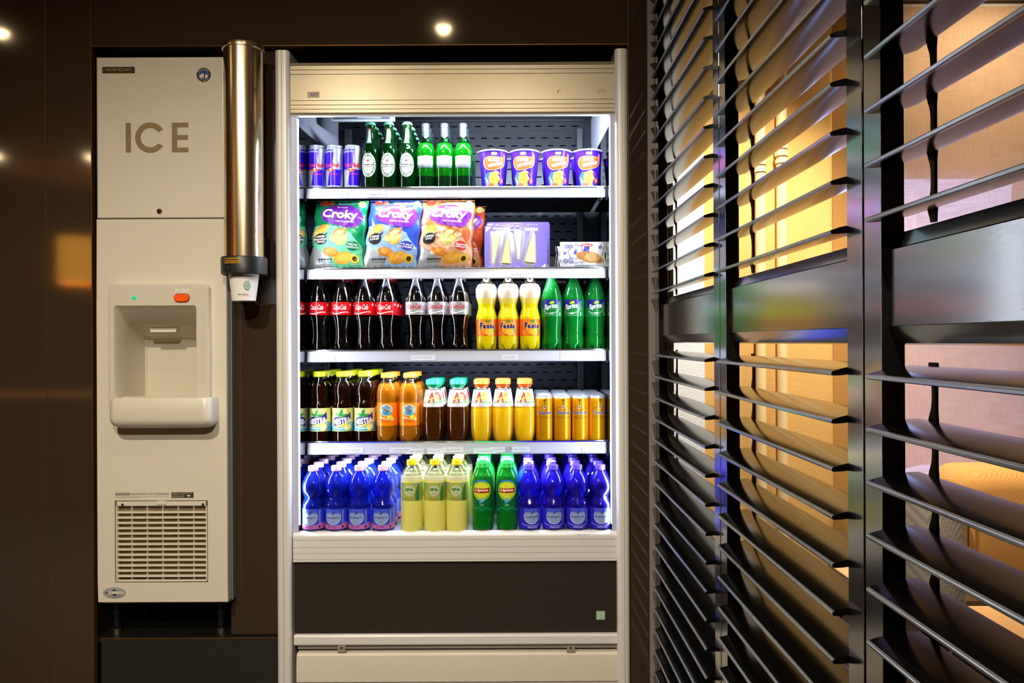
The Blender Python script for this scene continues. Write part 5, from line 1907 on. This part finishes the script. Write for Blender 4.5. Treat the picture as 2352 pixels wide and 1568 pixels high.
# ================================================================== SECOND SHELF: BAGS AND PACKS
def bag(name, label, cat, group, x, y, z, W, Hh, T, c_main, c_low, decor, rz=0, lean=4, seed=1, wide_low=.0, seal_side=False, skew=0., mt=.22):
    """a filled pouch: two bulged sheets meeting at crimped seals"""
    o = empty(name, (x, y, z), label, cat, group, rz=R(rz))
    o.rotation_euler = (R(-lean), 0, R(rz))

    def surf(u, v, off, side=-1):
        s, t = u / (W / 2), v / Hh
        a, b = (t, s) if not seal_side else ((s + 1) / 2, t * 2 - 1)
        e = max(0, 1 - abs(b) ** 2.6)
        q = max(0, math.sin(PI * min(max(a * 1.06 - .03, 0), 1)))
        th = T / 2 * (e ** .55) * (q ** .45)
        n_ = noise.noise(Vector((u * 26, v * 26, seed * 3.1 + side))) * .004 + abs(noise.noise(Vector((u * 60 + v * 30, v * 44 - u * 20, seed + 9)))) * -.0026
        th = max(0, th + n_ * min(1, th * 160))
        x_ = u * (1 + wide_low * (1 - t) ** 3) + skew * (t - .5) + .0022 * math.sin(v * 90 + seed)
        zz_ = v
        ruf = 0
        if a < .05 or a > .95:
            ruf = .0018 * math.sin((u if not seal_side else v) * 300 + seed)
        return (x_, side * (th + off) + ruf, zz_)
    nx, nz = 40, 44
    bm = bmesh.new()
    for side in (-1, 1):
        g = [[bm.verts.new(surf(-W / 2 + W * i / nx, Hh * j / nz, 0, side)) for i in range(nx + 1)] for j in range(nz + 1)]
        for j in range(nz):
            for i in range(nx):
                f = bm.faces.new([g[j][i], g[j][i + 1], g[j + 1][i + 1], g[j + 1][i]] if side < 0 else [g[j][i], g[j + 1][i], g[j + 1][i + 1], g[j][i + 1]])
                f.material_index = 1 if c_low and c_low((i + .5) / nx * 2 - 1, (j + .5) / nz) else 0
    bmesh.ops.remove_doubles(bm, verts=bm.verts, dist=1e-5)
    M = [mat('foil_%d_%d_%d' % c_main, c_main, .24, metal=mt, coat=.3)]
    M.append(mat('foil_silver', (214, 220, 228), .25, metal=.5))
    finish('pouch', bm, M, o, angle=80)
    a = Art()
    decor(a, W, Hh)
    a.build('print', lambda u, v, l: surf(u, v, .0007 + .00028 * l), o, maxlen=.005)
    return o


def crisps(main, pale, word, blobs, chipc, hot):
    def d(a, W, Hh):
        w = W / 2
        a.poly([(-w * .98, Hh * .62), (-w * .45, Hh * .64), (0, Hh * .58), (w * .5, Hh * .52), (w * .9, Hh * .30), (w * .94, Hh * .03), (-w * .1, Hh * .03), (-w * .26, Hh * .18), (-w * .98, Hh * .36)], pale, 1)
        a.ell(w * .10, Hh * .77, w * .80, Hh * .155, (104, 20, 150), 2, 36, R(-5)).ell(w * .26, Hh * .69, w * .52, Hh * .095, (104, 20, 150), 2, 30, R(-12))
        a.text('Croky', w * .06, Hh * .765, Hh * .175, (84, 10, 120), 3, .05, 0, w * 1.36, rot=R(-4)).text('Croky', w * .04, Hh * .772, Hh * .165, (250, 250, 252), 4, .035, 0, w * 1.32, rot=R(-4))
        a.text('WIJ WILLEN', w * .06, Hh * .885, Hh * .018, WHT, 4, .02, 0, w * .4, rot=R(-3)).text("C'EST CA QU'ON VEUT", w * .22, Hh * .675, Hh * .020, WHT, 4, .02, 0, w * .72, rot=R(-4))
        a.rect(-w * .10, w * .72, Hh * .925, Hh * .972, pale, 2).text(word, w * .30, Hh * .948, Hh * .030, hot, 4, .03, 0, w * .7, rot=R(-3))
        a.ell(-w * .66, Hh * .955, w * .17, Hh * .04, (206, 50, 34), 3, 16).ell(-w * .38, Hh * .952, w * .12, Hh * .034, (196, 80, 50), 3, 14).ell(w * .78, Hh * .94, w * .16, Hh * .05, (226, 206, 110), 3, 14)
        rn = random.Random(len(word))
        for (cx, cy, rx, ry, rt, c) in ((-.62, .56, .30, .060, .5, 0), (-.72, .50, .22, .055, -.3, 1), (-.22, .25, .30, .062, -.3, 2), (.26, .17, .36, .085, .15, 0), (-.60, .60, .2, .04, .2, 2)):
            a.ell(w * cx, Hh * cy, w * rx, Hh * ry, chipc[c], 3, 20, rt).ell(w * (cx + .03), Hh * (cy + .006), w * rx * .75, Hh * ry * .6, tuple(min(255, v + 18) for v in chipc[c]), 4, 18, rt)
        for (cx, cy) in ((.08, .52), (.16, .42), (-.02, .44)):
            a.ell(w * cx, Hh * cy, w * .26, Hh * .062, chipc[(int(cx * 100)) % 3], 4, 20, cx * 4).ell(w * cx, Hh * cy, w * .18, Hh * .036, tuple(min(255, v + 24) for v in chipc[1]), 5, 16, cx * 4)
        a.ell(-w * .62, Hh * .435, w * .24, Hh * .080, (26, 22, 24), 6, 22).poly([(-w * .50, Hh * .49), (-w * .34, Hh * .53), (-w * .44, Hh * .45)], (26, 22, 24), 6)
        for k, s in enumerate(blobs[0]):
            a.text(s, -w * .62, Hh * (.468 - k * .035), Hh * .028, WHT, 7, .04, 0, w * .085 * len(s), rot=R(3))
        a.ell(w * .55, Hh * .335, w * .23, Hh * .066, blobs[2], 6, 22)
        for k, s in enumerate(blobs[1]):
            a.text(s, w * .55, Hh * (.352 - k * .036), Hh * .025, WHT, 7, .04, 0, w * .085 * len(s), rot=R(-6))
        for k in range(12):
            t = 2 * PI * k / 12
            a.ell(w * .66 + w * .10 * math.cos(t), Hh * .155 + Hh * .042 * math.sin(t), w * .055, Hh * .018, (240, 214, 30), 5, 8, t)
        a.ell(w * .66, Hh * .155, w * .09, Hh * .036, (80, 50, 20), 6, 14).text('zonnebloem', w * .62, Hh * .085, Hh * .014, WHT, 6, .02, 0, w * .24)
        for k in range(5):
            a.ell(w * (-.60 + k * .105), Hh * .150, w * .05, Hh * .013, (60, 60, 62), 5, 10).rect(w * (-.645 + k * .105), w * (-.56 + k * .105), Hh * .110, Hh * .125, (120, 150, 130), 5)
    return d


low = lambda s, t: (t < .33 + .02 * math.sin(s * 5) - max(0, s + .45) * .42) and s < .25
zs1 = SHELF[1]
CH = ((232, 170, 60), (238, 206, 110), (214, 130, 40))
bx = lambda px, Y=2.47: xx(px, Y, 560)
BG = 'crisp bags on the second shelf'
bag('crisp_bag', 'green bag of bolognese crisps standing on the second shelf beside the mirrored side', 'bag', BG, bx(778), 2.475, zs1, .172, .231, .060, (14, 142, 86), low,
    crisps((14, 142, 86), (110, 206, 160), 'BOLOGNESE', (('100%', 'fantas', 'tico'), ('PICO', 'BOLO!'), (16, 120, 80)), CH, (20, 90, 60)), seed=1, wide_low=.10, skew=.014)
bag('crisp_bag', 'blue bag of paprika crisps standing between the green and the orange bag', 'bag', BG, bx(903), 2.475, zs1, .172, .231, .060, (60, 96, 214), low,
    crisps((60, 96, 214), (150, 190, 240), 'PAPRIKA', (('100%', 'LOUD'), ('OLALA', 'PAPRIKA!'), (52, 60, 190)), CH, (230, 120, 60)), seed=2, wide_low=.10, skew=.020)
bag('crisp_bag', 'orange bag of natural crisps standing beside the blue bag, in front', 'bag', BG, bx(1026), 2.475, zs1, .172, .231, .060, (226, 120, 72), low,
    crisps((226, 120, 72), (234, 176, 140), 'NATUREL', (('100%', 'OK!'), ('I love', 'NATURE'), (200, 40, 30)), CH, (220, 80, 50)), seed=3, wide_low=.08, skew=.014)
bag('crisp_bag', 'dark orange crisp bag showing a sliver behind the orange bag', 'bag', BG, bx(1046), 2.55, zs1, .172, .224, .055, (200, 74, 34), None,
    crisps((200, 74, 34), (226, 150, 110), 'NATUREL', (('100%', 'OK!'), ('I love', 'NATURE'), (200, 40, 30)), CH, (220, 80, 50)), seed=5, wide_low=.08, skew=.02)


def waffle(a, W, Hh):
    BLU = (40, 44, 140)
    w = W / 2
    for (cx, cy, r) in ((-.72, .82, .10), (-.55, .80, .11), (-.74, .30, .10), (-.52, .30, .11), (.75, .80, .08), (-.75, .58, .07)):
        for k in range(6):
            t = k * PI / 3 + cx
            a.ell(w * cx + w * r * .6 * math.cos(t), Hh * cy + w * r * .6 * math.sin(t), w * .035, w * .018, BLU, 1, 8, t)
        a.ring(w * cx, Hh * cy, w * r, w * r, .0009, BLU, 1, 14)
    a.stroke([(w * (-.30 + (.30 + .03 * math.cos(8 * t)) * math.cos(t)), Hh * (.62 + (.25 + .025 * math.cos(8 * t)) * math.sin(t))) for t in [2 * PI * k / 48 for k in range(49)]], .0016, BLU, 1)
    a.stroke([(-w * .36, Hh * .76), (-w * .24, Hh * .62)], .0014, BLU, 2).stroke([(-w * .24, Hh * .76), (-w * .36, Hh * .62)], .0014, BLU, 2)
    a.poly([(-w * .34, Hh * .68), (-w * .26, Hh * .68), (-w * .22, Hh * .52), (-w * .38, Hh * .52)], BLU, 2)
    a.ell(w * .16, Hh * .86, w * .27, Hh * .062, (206, 44, 30), 3, 24).text('Daelmans', w * .16, Hh * .86, Hh * .058, WHT, 4, .03, .2, w * .36)
    a.rect(w * .03, w * .29, Hh * .60, Hh * .80, (200, 60, 60), 2).rect(w * .055, w * .265, Hh * .62, Hh * .80, (40, 50, 150), 3)
    for (cx, cy, rx, ry, rt, ly) in ((.22, .42, .50, .19, -.22, 4), (.46, .42, .44, .185, -.3, 6)):
        a.ell(w * cx, Hh * cy, w * rx, Hh * ry, (206, 150, 60), ly, 32, rt).ell(w * cx, Hh * (cy + .01), w * rx * .95, Hh * ry * .92, (150, 96, 34), ly + 1, 32, rt)
    for k in range(-6, 7):
        cx, cy, rx, ry = w * .46, Hh * .43, w * .40, Hh * .165
        t = k / 7
        L_ = math.sqrt(max(0, 1 - t * t))
        ux, uy = .80, .60
        a.stroke([(cx + rx * (t * uy * .9) - rx * L_ * ux * .85, cy - ry * t * ux - ry * L_ * uy * .9), (cx + rx * (t * uy * .9) + rx * L_ * ux * .85, cy - ry * t * ux + ry * L_ * uy * .9)], .0011, (220, 176, 100), 9)
    a.text('2 JUMBO', -w * .18, Hh * .225, Hh * .085, (50, 60, 80), 2, 0, 0, w * .50).text('STROOPWAFELS', w * .02, Hh * .125, Hh * .058, (130, 134, 140), 2, 0, 0, w * .80).text('MET ECHTE KARAMEL', -w * .12, Hh * .062, Hh * .034, (70, 80, 130), 2, 0, 0, w * .55)


bag('waffle_pack', 'white foil pack of two syrup waffles standing beside the mirrored side of the second shelf', 'pack', 'waffle packs on the second shelf', bx(1337), 2.462, zs1, .148, .090, .030, (226, 230, 238), None, waffle, seed=7, seal_side=True, mt=.12, lean=2)
bag('waffle_pack', 'white foil waffle pack hidden behind the front waffle pack', 'pack', 'waffle packs on the second shelf', bx(1331), 2.530, zs1, .148, .084, .030, (200, 210, 226), None, waffle, seed=9, seal_side=True, mt=.12, lean=2)


# cheese packs
def cheese(loc, label, lean):
    o = empty('cheese_pack', loc, label, 'pack', 'cheese tasting packs on the second shelf')
    o.rotation_euler = (R(-lean), 0, 0)
    W, Hh = .2025, .146
    V1 = mat('violet_tray', (74, 52, 196), .3, coat=.4)
    bm = bmesh.new()
    prism(bm, rr_loop(-W / 2, W / 2, 0, Hh, .008), -.001, .003, 'y')
    prism(bm, rr_loop(-W / 2 + .004, W / 2 - .004, .004, Hh - .005, .008), -.006, -.001, 'y')
    prism(bm, rr_loop(-W / 2 + .008, W / 2 - .008, .008, Hh - .008, .008), .003, .022, 'y')
    finish('tray', bm, V1, o, angle=30)
    wins = [[(-.0905, .125), (-.0585, .125), (-.0560, .118), (-.073, .035), (-.079, .012), (-.086, .012), (-.0905, .020)],
            [(-.0480, .110), (-.0440, .122), (-.036, .122), (-.0310, .114), (-.0240, .040), (-.0230, .024), (-.0275, .0150), (-.0590, .0150), (-.0640, .024)],
            [(-.0200, .124), (.0140, .124), (.0190, .118), (.0080, .044), (.0040, .028), (-.0040, .028), (-.0080, .036)],
            [(.0360, .118), (.0410, .126), (.0480, .124), (.0530, .114), (.0560, .030), (.0530, .0160), (.0460, .0130), (.0180, .0160), (.0130, .026)]]
    wdg = [([(-.0860, .1120), (-.0790, .1165), (-.0580, .120), (-.0580, .114), (-.0800, .018), (-.0850, .018)], (240, 214, 160)),
           ([(-.0350, .1150), (-.0330, .108), (-.0270, .018), (-.0560, .020)], (236, 206, 140)),
           ([(-.0150, .124), (.0090, .124), (.0020, .032), (-.0030, .032)], (246, 244, 236)),
           ([(.0480, .1230), (.0530, .110), (.0530, .020), (.0180, .024)], (238, 220, 160))]
    for i, (wp, (cp_, cc)) in enumerate(zip(wins, wdg)):
        bm = bmesh.new()
        k = .00
        xm = sum(p[0] for p in wp) / len(wp)
        # blister collar
        A_ = Art()
        A_.poly(wp, (150, 156, 176), 1).stroke(wp + [wp[0]], .0013, (196, 200, 226), 2)
        bm.free()
        sh = .0095
        A_.move(sh, 0)
        wn = A_.build('window', lambda u, v, l: (u, -.0062 - .0003 * l, v), o, maxlen=.03)
        bm = bmesh.new()
        prism(bm, [(x + sh, z) for x, z in cp_], -.0125, -.0068, 'y')
        bmesh.ops.bevel(bm, geom=[e for e in bm.edges], offset=.0008, segments=1, affect='EDGES')
        finish('cheese_wedge', bm, mat('cheese_%d' % i, cc, .5, bump=(160, .4, .002, (1, 1, 1))), o)
    a = Art()
    a.text('Proeverij', -.0500, .1335, .0105, (246, 244, 250), 1, .03, .25, .046).text('Cheese Tasting', -.0490, .1265 + .0003, .0036, (230, 226, 246), 1, .02, 0, .028)
    a.text('Selektion', .0500, .1335, .0100, (246, 244, 250), 1, .03, .25, .044).text('Degustation de fromage', .0500, .1268, .0034, (230, 226, 246), 1, .02, 0, .042)
    a.ell(-.002, .1300, .0195, .0118, (210, 206, 240), 3, 30).ell(-.002, .1300, .0185, .0108, (72, 50, 190), 4, 30).text('REYPENAER', -.002, .1292, .0055, (246, 244, 250), 5, .03, 0, .034)
    a.text('CHEESE', -.002, .1355, .0022, (230, 226, 246), 5, .02, 0, .014).text('anno 1906', -.002, .1240, .0020, (230, 226, 246), 5, .02, 0, .013)
    a.poly([(-.0965, .1400), (-.0965, .1220), (-.0790, .1400)], (206, 214, 190), 1).poly([(.0960, .0050), (.0960, .0190), (.0790, .0050)], (206, 214, 190), 1)
    for x, s in ((-.0770, 'Reypenaer 1jr'), (-.0380, 'Reypenaer V.S.O.P. 2jr'), (.0050, 'Chevre'), (.0460, 'Affineur 4 jr')):
        a.text(s, x, .0088, .0034, (220, 216, 240), 1, .01, .25, .0018 * len(s))
    a.build('print', lambda u, v, l: (u, -.0062 - .0003 * l, v), o, maxlen=.03)
    return o


cheese((bx(1184.5), 2.4615, zs1), 'violet tray of four cheese wedges standing in front of its twin', 5)
cheese((bx(1190, 2.498), 2.500, zs1 + .0005), 'violet cheese tray standing behind its twin, only top and edge showing', 3).scale = (1.03, 1, 1.10)


# even shading on the flat faces of bevelled panels and boxes
for o in bpy.data.objects:
    if o.type == 'MESH' and len(o.data.polygons) < 2500:
        t = o
        while t.parent:
            t = t.parent
        if t.name.split('.')[0] in ('display_fridge', 'fridge_shelf', 'ice_maker', 'shutter_panel', 'cheese_pack', 'low_bench', 'side_table') or t.get('kind') == 'structure':
            if o.name.split('.')[0] not in ('drip_tray', 'dispenser_surround') and any(p.use_smooth for p in o.data.polygons):
                m = o.modifiers.new('face_weighting', 'WEIGHTED_NORMAL')
                m.keep_sharp = True
                m.weight = 80
